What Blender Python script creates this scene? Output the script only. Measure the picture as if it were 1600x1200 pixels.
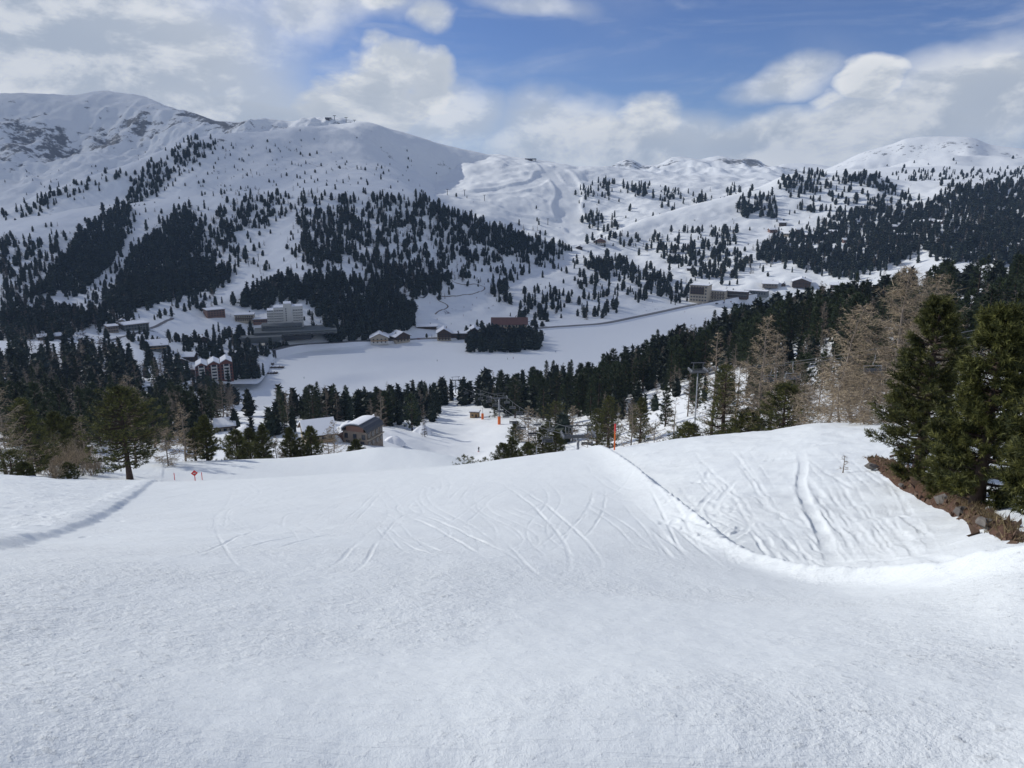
import bpy, math, random
import numpy as np

for o in list(bpy.data.objects):
    bpy.data.objects.remove(o)
SCN = bpy.context.scene
COL = SCN.collection
R = math.radians
rng = np.random.default_rng(7)
rnd = random.Random(11)

# ------------------------------------------------------------------ camera, sky, sun, exposure
PITCH = R(14.04)
FPX = 1200.0                       # focal length in photo pixels (photo 1600 wide)
cam = bpy.data.cameras.new('camera')
cam.sensor_width = 36.0
cam.lens = 27.0
cam.clip_start = 0.1
cam.clip_end = 40000
cam_ob = bpy.data.objects.new('camera', cam)
COL.objects.link(cam_ob)
cam_ob.location = (0, 0, 0)
cam_ob.rotation_euler = (math.pi / 2 - PITCH, 0, 0)
SCN.camera = cam_ob

SUN_EL = R(31)
SUN_AZ = R(-64)                    # from the view direction (+Y) towards +X; the sun stands to the left, a little ahead
sun_dir = (math.sin(SUN_AZ) * math.cos(SUN_EL), math.cos(SUN_AZ) * math.cos(SUN_EL), math.sin(SUN_EL))
sl = bpy.data.lights.new('sun', 'SUN')
sl.energy = 4.4
sl.angle = R(0.5)
sl.color = (1.0, 0.97, 0.90)
so = bpy.data.objects.new('sun', sl)
COL.objects.link(so)
from mathutils import Vector
so.rotation_euler = Vector(sun_dir).to_track_quat('Z', 'Y').to_euler()
so.location = (-50, 10, 60)

SCN.view_settings.view_transform = 'Standard'
SCN.view_settings.look = 'None'
SCN.view_settings.gamma = 1.0
SCN.view_settings.use_curve_mapping = False
SCN.view_settings.exposure = -0.52
SCN.render.engine = 'CYCLES'
SCN.cycles.use_denoising = True
SCN.cycles.max_bounces = 6
SCN.cycles.diffuse_bounces = 3
SCN.cycles.glossy_bounces = 2
SCN.cycles.transmission_bounces = 2
SCN.cycles.volume_bounces = 0

def ray(x, y):
    """unit-free direction of a photo pixel (1600x1200)"""
    xc = (np.asarray(x, float) - 800.0) / FPX
    yc = -(np.asarray(y, float) - 600.0) / FPX
    return xc, math.cos(PITCH) + yc * math.sin(PITCH), -math.sin(PITCH) + yc * math.cos(PITCH)

world = bpy.data.worlds.new('World')
SCN.world = world
world.use_nodes = True
def build_world():
    nt = world.node_tree
    N, L = nt.nodes, nt.links
    N.clear()
    out = N.new('ShaderNodeOutputWorld')
    bg = N.new('ShaderNodeBackground')
    sky = N.new('ShaderNodeTexSky')
    sky.sky_type = 'NISHITA'
    sky.sun_disc = False
    sky.sun_elevation = SUN_EL
    sky.sun_rotation = SUN_AZ
    sky.altitude = 1900
    sky.air_density = 1.0
    sky.dust_density = 0.6
    sky.ozone_density = 1.6
    tc = N.new('ShaderNodeTexCoord')
    def math_(op, a, b=None, clamp=False):
        m = N.new('ShaderNodeMath'); m.operation = op; m.use_clamp = clamp
        for i, v in enumerate((a, b)):
            if v is None: continue
            if isinstance(v, (int, float)): m.inputs[i].default_value = v
            else: L.new(v, m.inputs[i])
        return m.outputs[0]
    def vmath(op, a, b=None):
        m = N.new('ShaderNodeVectorMath'); m.operation = op
        for i, v in enumerate((a, b)):
            if v is None: continue
            if isinstance(v, (tuple, list)): m.inputs[i].default_value = v
            else: L.new(v, m.inputs[i])
        return m
    def ramp(v, a, b):
        m = N.new('ShaderNodeMapRange'); m.interpolation_type = 'SMOOTHSTEP'
        L.new(v, m.inputs['Value'])
        m.inputs['From Min'].default_value = a; m.inputs['From Max'].default_value = b
        return m.outputs[0]
    def noise(vec, scale, detail, rough=0.55, dist=0.0):
        n = N.new('ShaderNodeTexNoise'); n.inputs['Scale'].default_value = scale
        n.inputs['Detail'].default_value = detail; n.inputs['Roughness'].default_value = rough
        n.inputs['Distortion'].default_value = dist
        L.new(vec, n.inputs['Vector'])
        return n.outputs['Fac']
    d = vmath('NORMALIZE', tc.outputs['Generated']).outputs[0]
    st = vmath('MULTIPLY', d, (1.0, 1.0, 1.75)).outputs[0]          # clouds are flatter than they are wide
    wv = N.new('ShaderNodeTexNoise'); wv.inputs['Scale'].default_value = 4.0; wv.inputs['Detail'].default_value = 5.0
    L.new(st, wv.inputs['Vector'])
    wob = vmath('SCALE', vmath('SUBTRACT', wv.outputs['Color'], (0.5, 0.5, 0.5)).outputs[0]); wob.inputs['Scale'].default_value = 0.16
    dw = vmath('ADD', d, wob.outputs[0]).outputs[0]
    # the cloud banks of the day, by direction: (px, py, rx, ry, weight)
    banks = CLOUD_BANKS
    def field(dvec, banks_=None):
        tot = None
        for (px, py, rx, ry, w) in (banks_ or banks):
            c = np.array(ray(px, py)); c = c / np.linalg.norm(c)
            right = np.array([c[1], -c[0], 0.0]); right /= np.linalg.norm(right)
            up = np.cross(right, c)
            a = vmath('DOT_PRODUCT', dvec, tuple(right * FPX / rx)).outputs['Value']
            b = vmath('DOT_PRODUCT', dvec, tuple(up * FPX / ry)).outputs['Value']
            f = vmath('DOT_PRODUCT', dvec, tuple(c)).outputs['Value']
            q = math_('ADD', math_('MULTIPLY', a, a), math_('MULTIPLY', b, b))
            g = math_('MULTIPLY', math_('SUBTRACT', 1.0, q, clamp=True), w)
            g = math_('MULTIPLY', g, math_('GREATER_THAN', f, 0.0))
            tot = g if tot is None else math_('MAXIMUM', tot, g)
        return tot
    fld = field(dw)
    sft = field(dw, SOFT_BANKS)
    n1 = noise(st, 5.5, 9.0, 0.6, 0.25)
    off = vmath('ADD', st, tuple(np.array([sun_dir[0], sun_dir[1], sun_dir[2] * 1.75]) * 0.030)).outputs[0]
    n2 = noise(off, 5.5, 9.0, 0.6, 0.25)
    n3 = noise(st, 3.2, 7.0, 0.5, 0.2)
    wisp = noise(vmath('MULTIPLY', d, (1.2, 1.2, 6.0)).outputs[0], 3.0, 8.0, 0.62, 0.6)
    # general cover outside the banks: the same broken cloud carries on round the sky
    sep = N.new('ShaderNodeSeparateXYZ'); L.new(d, sep.inputs[0])
    big = noise(st, 1.7, 3.0, 0.5)
    inview = ramp(sep.outputs['Y'], 0.45, 0.8)
    gen = math_('MULTIPLY', ramp(big, 0.42, 0.68), math_('SUBTRACT', 1.0, math_('MULTIPLY', inview, 0.92)))
    soft_d = math_('ADD', math_('MULTIPLY', math_('MAXIMUM', sft, gen), 1.0), math_('MULTIPLY', math_('SUBTRACT', n3, 0.5), 0.85))
    puff_d = math_('ADD', math_('MULTIPLY', fld, 0.95), math_('MULTIPLY', math_('SUBTRACT', n1, 0.5), 1.2))
    dens = math_('MAXIMUM', soft_d, puff_d)
    alpha = math_('MAXIMUM', math_('MULTIPLY', ramp(soft_d, 0.02, 0.85), 0.95), ramp(puff_d, 0.16, 0.66))
    veil = math_('MULTIPLY', ramp(wisp, 0.42, 0.75), 0.36)
    alpha = math_('MAXIMUM', alpha, veil)
    # cloud tone: bright where the side to the sun is thinner, grey in the thick
    rim = ramp(math_('SUBTRACT', n1, n2), -0.05, 0.10)
    thick = ramp(dens, 0.35, 1.25)
    tone = math_('ADD', math_('MULTIPLY', rim, 0.62), math_('MULTIPLY', math_('SUBTRACT', 1.0, thick), 0.40), clamp=True)
    cr = N.new('ShaderNodeMix'); cr.data_type = 'RGBA'
    L.new(tone, cr.inputs['Factor'])
    cr.inputs[6].default_value = CLOUD_DARK
    cr.inputs[7].default_value = CLOUD_LIGHT
    skyc = N.new('ShaderNodeMix'); skyc.data_type = 'RGBA'; skyc.blend_type = 'MULTIPLY'
    skyc.inputs['Factor'].default_value = 1.0
    L.new(sky.outputs[0], skyc.inputs[6]); skyc.inputs[7].default_value = SKY_TINT
    mix = N.new('ShaderNodeMix'); mix.data_type = 'RGBA'
    L.new(alpha, mix.inputs['Factor'])
    L.new(skyc.outputs[2], mix.inputs[6]); L.new(cr.outputs[2], mix.inputs[7])
    L.new(mix.outputs[2], bg.inputs['Color'])
    bg.inputs['Strength'].default_value = SKY_STRENGTH
    L.new(bg.outputs[0], out.inputs['Surface'])
SKY_STRENGTH = 0.085
SKY_TINT = (0.92, 1.08, 1.56, 1)
CLOUD_LIGHT = (14.2, 14.5, 14.8, 1)
CLOUD_DARK = (6.9, 7.9, 9.4, 1)
CLOUD_BANKS = [
    (560, 165, 175, 78, 1.0), (600, 140, 95, 55, 1.05), (680, 160, 60, 55, 0.95), (500, 190, 150, 60, 0.85), (420, 200, 140, 55, 0.7),
    (1010, 180, 90, 60, 0.75), (930, 215, 150, 60, 0.75), (1375, 142, 55, 42, 0.95), (1310, 170, 50, 26, 0.6),
    (1570, 130, 60, 45, 0.6), (690, 40, 50, 50, 0.5), (600, 15, 70, 40, 0.6),
]
SOFT_BANKS = [
    (60, 40, 430, 220, 1.05), (320, 110, 130, 110, 0.62), (520, 5, 190, 70, 0.75), (330, 190, 330, 80, 0.9), (690, 200, 120, 70, 0.8),
    (960, 230, 260, 90, 1.0), (1190, 240, 240, 70, 0.95), (1225, 125, 110, 40, 0.72), (1420, 215, 210, 62, 0.85),
    (1560, 170, 150, 95, 0.88), (850, 0, 120, 30, 0.5), (1740, 170, 150, 120, 0.85), (-200, 100, 320, 230, 1.0),
]
build_world()

# ------------------------------------------------------------------ numeric helpers
def unproject(x, y, r):
    dx, dy, dz = ray(x, y)
    k = np.asarray(r, float) / np.hypot(dx, dy)
    return dx * k, dy * k, dz * k

def project(X, Y, Z):
    s, c = math.sin(PITCH), math.cos(PITCH)
    depth = Y * c - Z * s
    up = Y * s + Z * c
    return 800 + FPX * X / depth, 600 - FPX * up / depth

def y_of(x, r, z):
    """photo row of a point at column x, horizontal distance r, height z"""
    y = 600.0
    for _ in range(30):
        dx, dy, _dz = ray(x, y)
        dz = z / r * math.hypot(dx, dy)
        yc = (dz + math.sin(PITCH)) / math.cos(PITCH)
        y = 600 - yc * FPX
    return y

def pchip_slopes(xs, ys):
    """xs, ys: K x N, Fritsch-Carlson slopes down the first axis"""
    h = np.diff(xs, axis=0)
    dl = np.diff(ys, axis=0) / h
    m = np.zeros_like(ys)
    w1 = 2 * h[1:] + h[:-1]; w2 = h[1:] + 2 * h[:-1]
    a, b = dl[:-1], dl[1:]
    with np.errstate(divide='ignore', invalid='ignore'):
        mm = (w1 + w2) / (w1 / a + w2 / b)
    m[1:-1] = np.where(a * b > 0, mm, 0.0)
    m[0] = dl[0]; m[-1] = dl[-1]
    return m

def pchip(xs, ys, q):
    """1-D"""
    xs = np.asarray(xs, float); ys = np.asarray(ys, float)
    m = pchip_slopes(xs[:, None], ys[:, None])[:, 0]
    q = np.clip(q, xs[0], xs[-1])
    i = np.clip(np.searchsorted(xs, q, side='right') - 1, 0, len(xs) - 2)
    h = xs[i + 1] - xs[i]; t = (q - xs[i]) / h
    return ((2*t**3-3*t**2+1)*ys[i] + (t**3-2*t**2+t)*h*m[i] + (-2*t**3+3*t**2)*ys[i+1] + (t**3-t**2)*h*m[i+1])

_P = np.random.default_rng(3).permutation(4096)
_G = np.random.default_rng(4).uniform(0, 2 * math.pi, 4096)
_GX, _GY = np.cos(_G), np.sin(_G)
def perlin(x, y):
    xi = np.floor(x).astype(np.int64); yi = np.floor(y).astype(np.int64)
    fx = x - xi; fy = y - yi
    u = fx*fx*fx*(fx*(fx*6-15)+10); v = fy*fy*fy*(fy*(fy*6-15)+10)
    def g(ix, iy, dx, dy):
        k = _P[(ix + _P[iy & 4095]) & 4095]
        return _GX[k]*dx + _GY[k]*dy
    a = g(xi, yi, fx, fy); b = g(xi+1, yi, fx-1, fy)
    c = g(xi, yi+1, fx, fy-1); d = g(xi+1, yi+1, fx-1, fy-1)
    return ((a*(1-u)+b*u)*(1-v) + (c*(1-u)+d*u)*v) * 1.5
def fbm(x, y, octv=4, gain=0.5, lac=2.03):
    s = 0; a = 1.0
    for k in range(octv):
        s = s + a*perlin(x + 17.3*k, y - 9.1*k); x = x*lac; y = y*lac; a *= gain
    return s
def ridged(x, y, octv=4):
    s = 0; a = 1.0
    for k in range(octv):
        s = s + a*(0.5 - np.abs(perlin(x + 7.7*k, y + 3.1*k))); x = x*2.1; y = y*2.1; a *= 0.5
    return s
def sstep(a, b, x):
    t = np.clip((x - a) / (b - a), 0, 1)
    return t*t*(3-2*t)

# ------------------------------------------------------------------ mesh helpers
def link(o, parent=None):
    COL.objects.link(o)
    if parent is not None: o.parent = parent
    return o
def mesh_np(name, verts, faces, mat, smooth=True, attr=None):
    """verts Nx3, faces MxK with K 3 or 4"""
    me = bpy.data.meshes.new(name)
    verts = np.ascontiguousarray(verts, np.float32); faces = np.ascontiguousarray(faces, np.int32)
    n, k = faces.shape
    me.vertices.add(len(verts)); me.vertices.foreach_set('co', verts.ravel())
    me.loops.add(n*k); me.loops.foreach_set('vertex_index', faces.ravel())
    me.polygons.add(n); me.polygons.foreach_set('loop_start', np.arange(0, n*k, k, dtype=np.int32))
    me.polygons.foreach_set('loop_total', np.full(n, k, np.int32))
    if smooth: me.polygons.foreach_set('use_smooth', np.ones(n, bool))
    me.update(calc_edges=True)
    if attr:
        for key, vals in attr.items():
            a = me.attributes.new(key, 'FLOAT', 'POINT'); a.data.foreach_set('value', np.ascontiguousarray(vals, np.float32))
    if mat: me.materials.append(mat)
    return me
def tag(o, label=None, cat=None, group=None, kind=None):
    if label: o['label'] = label
    if cat: o['category'] = cat
    if group: o['group'] = group
    if kind: o['kind'] = kind
    return o
def empty(name, loc, rz=0.0, label=None, cat=None, group=None):
    o = bpy.data.objects.new(name, None)
    o.empty_display_size = 0.3
    link(o); o.location = tuple(float(v) for v in loc); o.rotation_euler = (0, 0, rz)
    return tag(o, label, cat, group)

class MB:
    """collects simple solids into one mesh"""
    def __init__(s): s.v = []; s.f = []
    def add(s, vs, fs):
        b = len(s.v); s.v += [tuple(map(float, p)) for p in vs]; s.f += [tuple(b+i for i in f) for f in fs]; return s
    def box(s, c, d, rz=0.0):
        x, y, z = d[0]/2, d[1]/2, d[2]/2; cr, sr = math.cos(rz), math.sin(rz)
        vs = []
        for dz in (-z, z):
            for dx, dy in ((-x,-y),(x,-y),(x,y),(-x,y)):
                vs.append((c[0]+dx*cr-dy*sr, c[1]+dx*sr+dy*cr, c[2]+dz))
        return s.add(vs, [(3,2,1,0),(4,5,6,7),(0,1,5,4),(1,2,6,5),(2,3,7,6),(3,0,4,7)])
    def tube(s, pts, rad, n=6, cap=True):
        pts = [Vector(p) for p in pts]
        if isinstance(rad, (int, float)): rad = [rad]*len(pts)
        b = len(s.v); ref = Vector((0.13, 0.27, 0.95)); vs = []; fs = []
        for i, p in enumerate(pts):
            t = (pts[min(i+1, len(pts)-1)] - pts[max(i-1, 0)]).normalized()
            if abs(t.dot(ref)) > 0.97: ref = Vector((1, 0.1, 0))
            u = t.cross(ref).normalized(); w = t.cross(u)
            for k in range(n):
                a = 2*math.pi*k/n
                vs.append(p + (u*math.cos(a) + w*math.sin(a))*rad[i])
        for i in range(len(pts)-1):
            for k in range(n):
                k2 = (k+1) % n
                fs.append((i*n+k, i*n+k2, (i+1)*n+k2, (i+1)*n+k))
        if cap:
            fs.append(tuple(range(n-1, -1, -1))); fs.append(tuple((len(pts)-1)*n+k for k in range(n)))
        return s.add(vs, fs)
    def gable(s, c, w, d, z0, h, over=0.0, thick=0.25, rz=0.0):
        """roof slab pair, ridge along local Y; w across"""
        cr, sr = math.cos(rz), math.sin(rz)
        hw, hd = w/2+over, d/2+over; sl = h/(w/2); zl = z0 - over*sl
        prof = [(-hw, zl), (0, z0+h), (hw, zl), (hw, zl+thick), (0, z0+h+thick), (-hw, zl+thick)]
        vs = []
        for yy in (-hd, hd):
            for (px, pz) in prof: vs.append((c[0]+px*cr-yy*sr, c[1]+px*sr+yy*cr, c[2]+pz))
        fs = []
        for k in range(6):
            k2 = (k+1) % 6; fs.append((k, k2, 6+k2, 6+k))
        fs += [(0,5,4,1),(1,4,3,2),(7,10,11,6),(8,9,10,7)]
        return s.add(vs, fs)
    def house(s, c, w, d, h, gh, rz=0.0):
        """walls with gable ends (ridge along local Y), closed"""
        cr, sr = math.cos(rz), math.sin(rz)
        prof = [(-w/2, 0), (w/2, 0), (w/2, h), (0, h+gh), (-w/2, h)]
        vs = []
        for yy in (-d/2, d/2):
            for (px, pz) in prof: vs.append((c[0]+px*cr-yy*sr, c[1]+px*sr+yy*cr, c[2]+pz))
        fs = [(4,3,2,1,0), (5,6,7,8,9)]
        for k in range(5):
            k2 = (k+1) % 5; fs.append((k, k2, 5+k2, 5+k))
        return s.add(vs, fs)
    def mesh(s, name, mat, smooth=False):
        me = bpy.data.meshes.new(name); me.from_pydata(s.v, [], s.f); me.update()
        if smooth: me.polygons.foreach_set('use_smooth', np.ones(len(s.f), bool))
        if mat: me.materials.append(mat)
        return me
    def build(s, name, mat, parent=None, smooth=False):
        return link(bpy.data.objects.new(name, s.mesh(name, mat, smooth)), parent)

# ------------------------------------------------------------------ materials
def new_mat(name):
    m = bpy.data.materials.new(name); m.use_nodes = True
    nt = m.node_tree; b = nt.nodes['Principled BSDF']
    return m, nt.nodes, nt.links, b
def simple(name, col, rough=0.7, var=0.25, scale=1.5, spec=0.3, metal=0.0):
    m, N, L, b = new_mat(name)
    g = N.new('ShaderNodeNewGeometry'); n = N.new('ShaderNodeTexNoise')
    n.inputs['Scale'].default_value = scale; n.inputs['Detail'].default_value = 4
    L.new(g.outputs['Position'], n.inputs['Vector'])
    mx = N.new('ShaderNodeMix'); mx.data_type = 'RGBA'; L.new(n.outputs['Fac'], mx.inputs['Factor'])
    mx.inputs[6].default_value = tuple(c*(1-var) for c in col) + (1,)
    mx.inputs[7].default_value = tuple(min(1, c*(1+var)) for c in col) + (1,)
    L.new(mx.outputs[2], b.inputs['Base Color'])
    b.inputs['Roughness'].default_value = rough; b.inputs['Metallic'].default_value = metal
    b.inputs['Specular IOR Level'].default_value = spec
    return m
def needle_mat(name, dark, light, sat_rand=0.35):
    m, N, L, b = new_mat(name)
    at = N.new('ShaderNodeAttribute'); at.attribute_name = 'tone'
    oi = N.new('ShaderNodeObjectInfo')
    mx = N.new('ShaderNodeMix'); mx.data_type = 'RGBA'
    L.new(at.outputs['Fac'], mx.inputs['Factor'])
    mx.inputs[6].default_value = dark + (1,); mx.inputs[7].default_value = light + (1,)
    hs = N.new('ShaderNodeHueSaturation'); L.new(mx.outputs[2], hs.inputs['Color'])
    mr = N.new('ShaderNodeMapRange'); L.new(oi.outputs['Random'], mr.inputs['Value'])
    mr.inputs['To Min'].default_value = 1 - sat_rand; mr.inputs['To Max'].default_value = 1 + sat_rand
    L.new(mr.outputs[0], hs.inputs['Value'])
    L.new(hs.outputs[0], b.inputs['Base Color'])
    b.inputs['Roughness'].default_value = 0.6; b.inputs['Specular IOR Level'].default_value = 0.25
    return m
def snow_near():
    m, N, L, b = new_mat('snow_near')
    g = N.new('ShaderNodeNewGeometry')
    def noise(scale, detail, vec=None, rough=0.55):
        n = N.new('ShaderNodeTexNoise'); n.inputs['Scale'].default_value = scale; n.inputs['Detail'].default_value = detail
        n.inputs['Roughness'].default_value = rough
        L.new(vec if vec is not None else g.outputs['Position'], n.inputs['Vector']); return n.outputs['Fac']
    mp = N.new('ShaderNodeMapping'); mp.inputs['Scale'].default_value = (0.55, 1.25, 1.0); mp.inputs['Rotation'].default_value = (0, 0, R(-14))
    L.new(g.outputs['Position'], mp.inputs['Vector'])
    grain = noise(95, 3, rough=0.7); lumps = noise(12, 7, rough=0.62); scuff = noise(2.1, 5, mp.outputs[0], 0.62); patch = noise(0.33, 4)
    def ramp_(v, a, b, c=0.0, d=1.0):
        q = N.new('ShaderNodeMapRange'); L.new(v, q.inputs['Value'])
        for k_, x_ in (('From Min', a), ('From Max', b), ('To Min', c), ('To Max', d)): q.inputs[k_].default_value = x_
        return q.outputs[0]
    def mul(a, c):
        k = N.new('ShaderNodeMath'); k.operation = 'MULTIPLY'
        L.new(a, k.inputs[0])
        if isinstance(c, float): k.inputs[1].default_value = c
        else: L.new(c, k.inputs[1])
        return k.outputs[0]
    def add(a, c):
        k = N.new('ShaderNodeMath'); L.new(a, k.inputs[0]); L.new(c, k.inputs[1]); return k.outputs[0]
    bits = ramp_(lumps, 0.60, 0.78)                  # loose crumbs lying on the packed snow
    amt = ramp_(patch, 0.38, 0.62, 0.25, 1.0)
    mp2 = N.new('ShaderNodeMapping'); mp2.inputs['Scale'].default_value = (0.22, 2.6, 1.0); mp2.inputs['Rotation'].default_value = (0, 0, R(-11))
    L.new(g.outputs['Position'], mp2.inputs['Vector'])
    crumb = noise(30, 4, rough=0.6); scrape = ramp_(noise(3.4, 6, mp2.outputs[0], 0.66), 0.52, 0.74)
    hgt = add(add(mul(grain, 0.0030), mul(mul(lumps, amt), 0.034)), add(add(mul(mul(bits, amt), 0.012), mul(scuff, 0.014)), add(mul(mul(crumb, amt), 0.0105), mul(scrape, 0.006))))
    bp = N.new('ShaderNodeBump'); bp.inputs['Strength'].default_value = 1.0; bp.inputs['Distance'].default_value = 1.0
    L.new(hgt, bp.inputs['Height']); L.new(bp.outputs[0], b.inputs['Normal'])
    mx = N.new('ShaderNodeMix'); mx.data_type = 'RGBA'; L.new(patch, mx.inputs['Factor'])
    mx.inputs[6].default_value = (0.82, 0.86, 0.865, 1); mx.inputs[7].default_value = (0.86, 0.89, 0.89, 1)
    L.new(mx.outputs[2], b.inputs['Base Color'])
    b.inputs['Roughness'].default_value = 0.55; b.inputs['Specular IOR Level'].default_value = 0.25
    return m

def snow_far(name, rock=0.0, rock_slope=0.8, bump=0.5, scale=0.02, rock_z=None):
    m, N, L, b = new_mat(name)
    g = N.new('ShaderNodeNewGeometry')
    def noise(scale, detail, rough=0.6):
        n = N.new('ShaderNodeTexNoise'); n.inputs['Scale'].default_value = scale; n.inputs['Detail'].default_value = detail
        n.inputs['Roughness'].default_value = rough
        L.new(g.outputs['Position'], n.inputs['Vector']); return n.outputs['Fac']
    n1 = noise(scale, 9)
    bp = N.new('ShaderNodeBump'); bp.inputs['Strength'].default_value = bump; bp.inputs['Distance'].default_value = 0.35/scale*0.3
    L.new(n1, bp.inputs['Height']); L.new(bp.outputs[0], b.inputs['Normal'])
    b.inputs['Roughness'].default_value = 0.7; b.inputs['Specular IOR Level'].default_value = 0.15
    snow = (0.85, 0.875, 0.885, 1)
    if rock <= 0:
        b.inputs['Base Color'].default_value = snow; return m
    at = N.new('ShaderNodeAttribute'); at.attribute_name = 'rock'
    n2 = noise(scale*3.2, 8, 0.68)
    a = N.new('ShaderNodeMath'); a.operation = 'ADD'; L.new(at.outputs['Fac'], a.inputs[0]); L.new(n2, a.inputs[1])
    mr = N.new('ShaderNodeMapRange'); L.new(a.outputs[0], mr.inputs['Value'])
    mr.inputs['From Min'].default_value = 0.76; mr.inputs['From Max'].default_value = 0.84; mr.inputs['To Max'].default_value = rock
    n3 = noise(scale*9, 5)
    rc = N.new('ShaderNodeMix'); rc.data_type = 'RGBA'; L.new(n3, rc.inputs['Factor'])
    rc.inputs[6].default_value = (0.055, 0.06, 0.068, 1); rc.inputs[7].default_value = (0.17, 0.168, 0.17, 1)
    mx = N.new('ShaderNodeMix'); mx.data_type = 'RGBA'; L.new(mr.outputs[0], mx.inputs['Factor'])
    mx.inputs[6].default_value = snow; L.new(rc.outputs[2], mx.inputs[7])
    L.new(mx.outputs[2], b.inputs['Base Color'])
    return m

# ------------------------------------------------------------------ terrain sheets, each a height field round the viewpoint
class Sheet:
    def __init__(s, lines, amp=None, nscale=100.0, noise=None, a0=-46, a1=46):
        s.az = np.radians(np.linspace(a0, a1, 700))
        Rk, Zk = [], []
        xs = np.linspace(-900, 2500, 1400)
        for ln in lines:
            ln = sorted(ln); lx = [p[0] for p in ln]
            y = pchip(lx, [p[1] for p in ln], xs); r = np.exp(pchip(lx, np.log([p[2] for p in ln]), xs))
            X, Y, Z = unproject(xs, y, r)
            a = np.arctan2(X, Y)
            Rk.append(np.interp(s.az, a, r)); Zk.append(np.interp(s.az, a, Z))
        s.R = np.array(Rk); s.Z = np.array(Zk)
        for k in range(1, len(s.R)): s.R[k] = np.maximum(s.R[k], s.R[k-1]*1.004)
        s.amp, s.nscale, s.noise, s.feature = amp, nscale, noise, None
    def base(s, a, r):
        K = len(s.R)
        Rk = np.array([np.interp(a, s.az, s.R[k]) for k in range(K)])
        Zk = np.array([np.interp(a, s.az, s.Z[k]) for k in range(K)])
        M = pchip_slopes(Rk, Zk)
        i = np.clip((Rk <= r[None]).sum(0) - 1, 0, K-2)
        j = np.arange(len(r))
        x0, x1 = Rk[i, j], Rk[i+1, j]; h = x1-x0; t = np.clip((r-x0)/h, 0, 1)
        z = ((2*t**3-3*t**2+1)*Zk[i, j] + (t**3-2*t**2+t)*h*M[i, j] + (-2*t**3+3*t**2)*Zk[i+1, j] + (t**3-t**2)*h*M[i+1, j])
        z = np.where(r < x0, Zk[0] + (r-x0)*M[0], z)
        s.u = (i+t)                                   # which line the point is near, for the noise envelope
        return z
    def H(s, a, r):
        a = np.atleast_1d(np.asarray(a, float)); r = np.atleast_1d(np.asarray(r, float))
        z = s.base(a, r)
        X, Y = r*np.sin(a), r*np.cos(a)
        if s.noise: z = z + s.noise(X, Y, s.u)
        if s.feature: z = z + s.feature(X, Y)
        return z
    def at(s, X, Y):
        X = np.atleast_1d(np.asarray(X, float)); Y = np.atleast_1d(np.asarray(Y, float))
        return s.H(np.arctan2(X, Y), np.hypot(X, Y))
    def hit(s, px, py, n=260):
        """first point where the sight line of a photo pixel meets this sheet; NaN if it does not"""
        px = np.atleast_1d(np.asarray(px, float)); py = np.atleast_1d(np.asarray(py, float))
        out = np.full((len(px), 3), np.nan)
        for c0 in range(0, len(px), 2000):
            x, y = px[c0:c0+2000], py[c0:c0+2000]
            dx, dy, dz = ray(x, y); hor = np.hypot(dx, dy); a = np.arctan2(dx, dy); sl_ = dz/hor
            r0 = np.interp(a, s.az, s.R[0]); r1 = np.interp(a, s.az, s.R[-1])
            f = np.linspace(0, 1, n)[:, None]
            rr = r0*(r1/r0)**f
            hh = s.H(np.tile(a, n), rr.ravel()).reshape(rr.shape)
            below = (rr*sl_ <= hh)
            k = np.argmax(below, 0); ok = below.any(0) & (k > 0)
            k = np.maximum(k, 1); j = np.arange(len(x))
            g0 = rr[k-1, j]*sl_ - hh[k-1, j]; g1 = rr[k, j]*sl_ - hh[k, j]
            t = np.clip(g0/(g0-g1+1e-9), 0, 1); r = rr[k-1, j] + (rr[k, j]-rr[k-1, j])*t
            z = hh[k-1, j] + (hh[k, j]-hh[k-1, j])*t
            P = np.stack([r*np.sin(a), r*np.cos(a), z], 1); P[~ok] = np.nan
            out[c0:c0+2000] = P
        return out
    def build(s, name, mat, na, nr, a0=-45, a1=45, rock=None):
        a = np.radians(np.linspace(a0, a1, na))
        f = np.linspace(0, 1, nr)[:, None]
        r0 = np.interp(a, s.az, s.R[0]); r1 = np.interp(a, s.az, s.R[-1])
        rr = r0*(r1/r0)**f
        aa = np.tile(a, nr)
        z = s.H(aa, rr.ravel()); u = s.u.copy()
        X, Y = rr.ravel()*np.sin(aa), rr.ravel()*np.cos(aa)
        V = np.stack([X, Y, z], 1)
        i = np.arange(nr-1)[:, None]*na + np.arange(na-1)[None]
        F = np.stack([i, i+1, i+1+na, i+na], -1).reshape(-1, 4)
        at = {'rock': rock(X, Y, z, u)} if rock else None
        me = mesh_np(name, V, F, mat, True, at)
        o = link(bpy.data.objects.new(name, me)); o['kind'] = 'structure'
        return o

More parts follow.
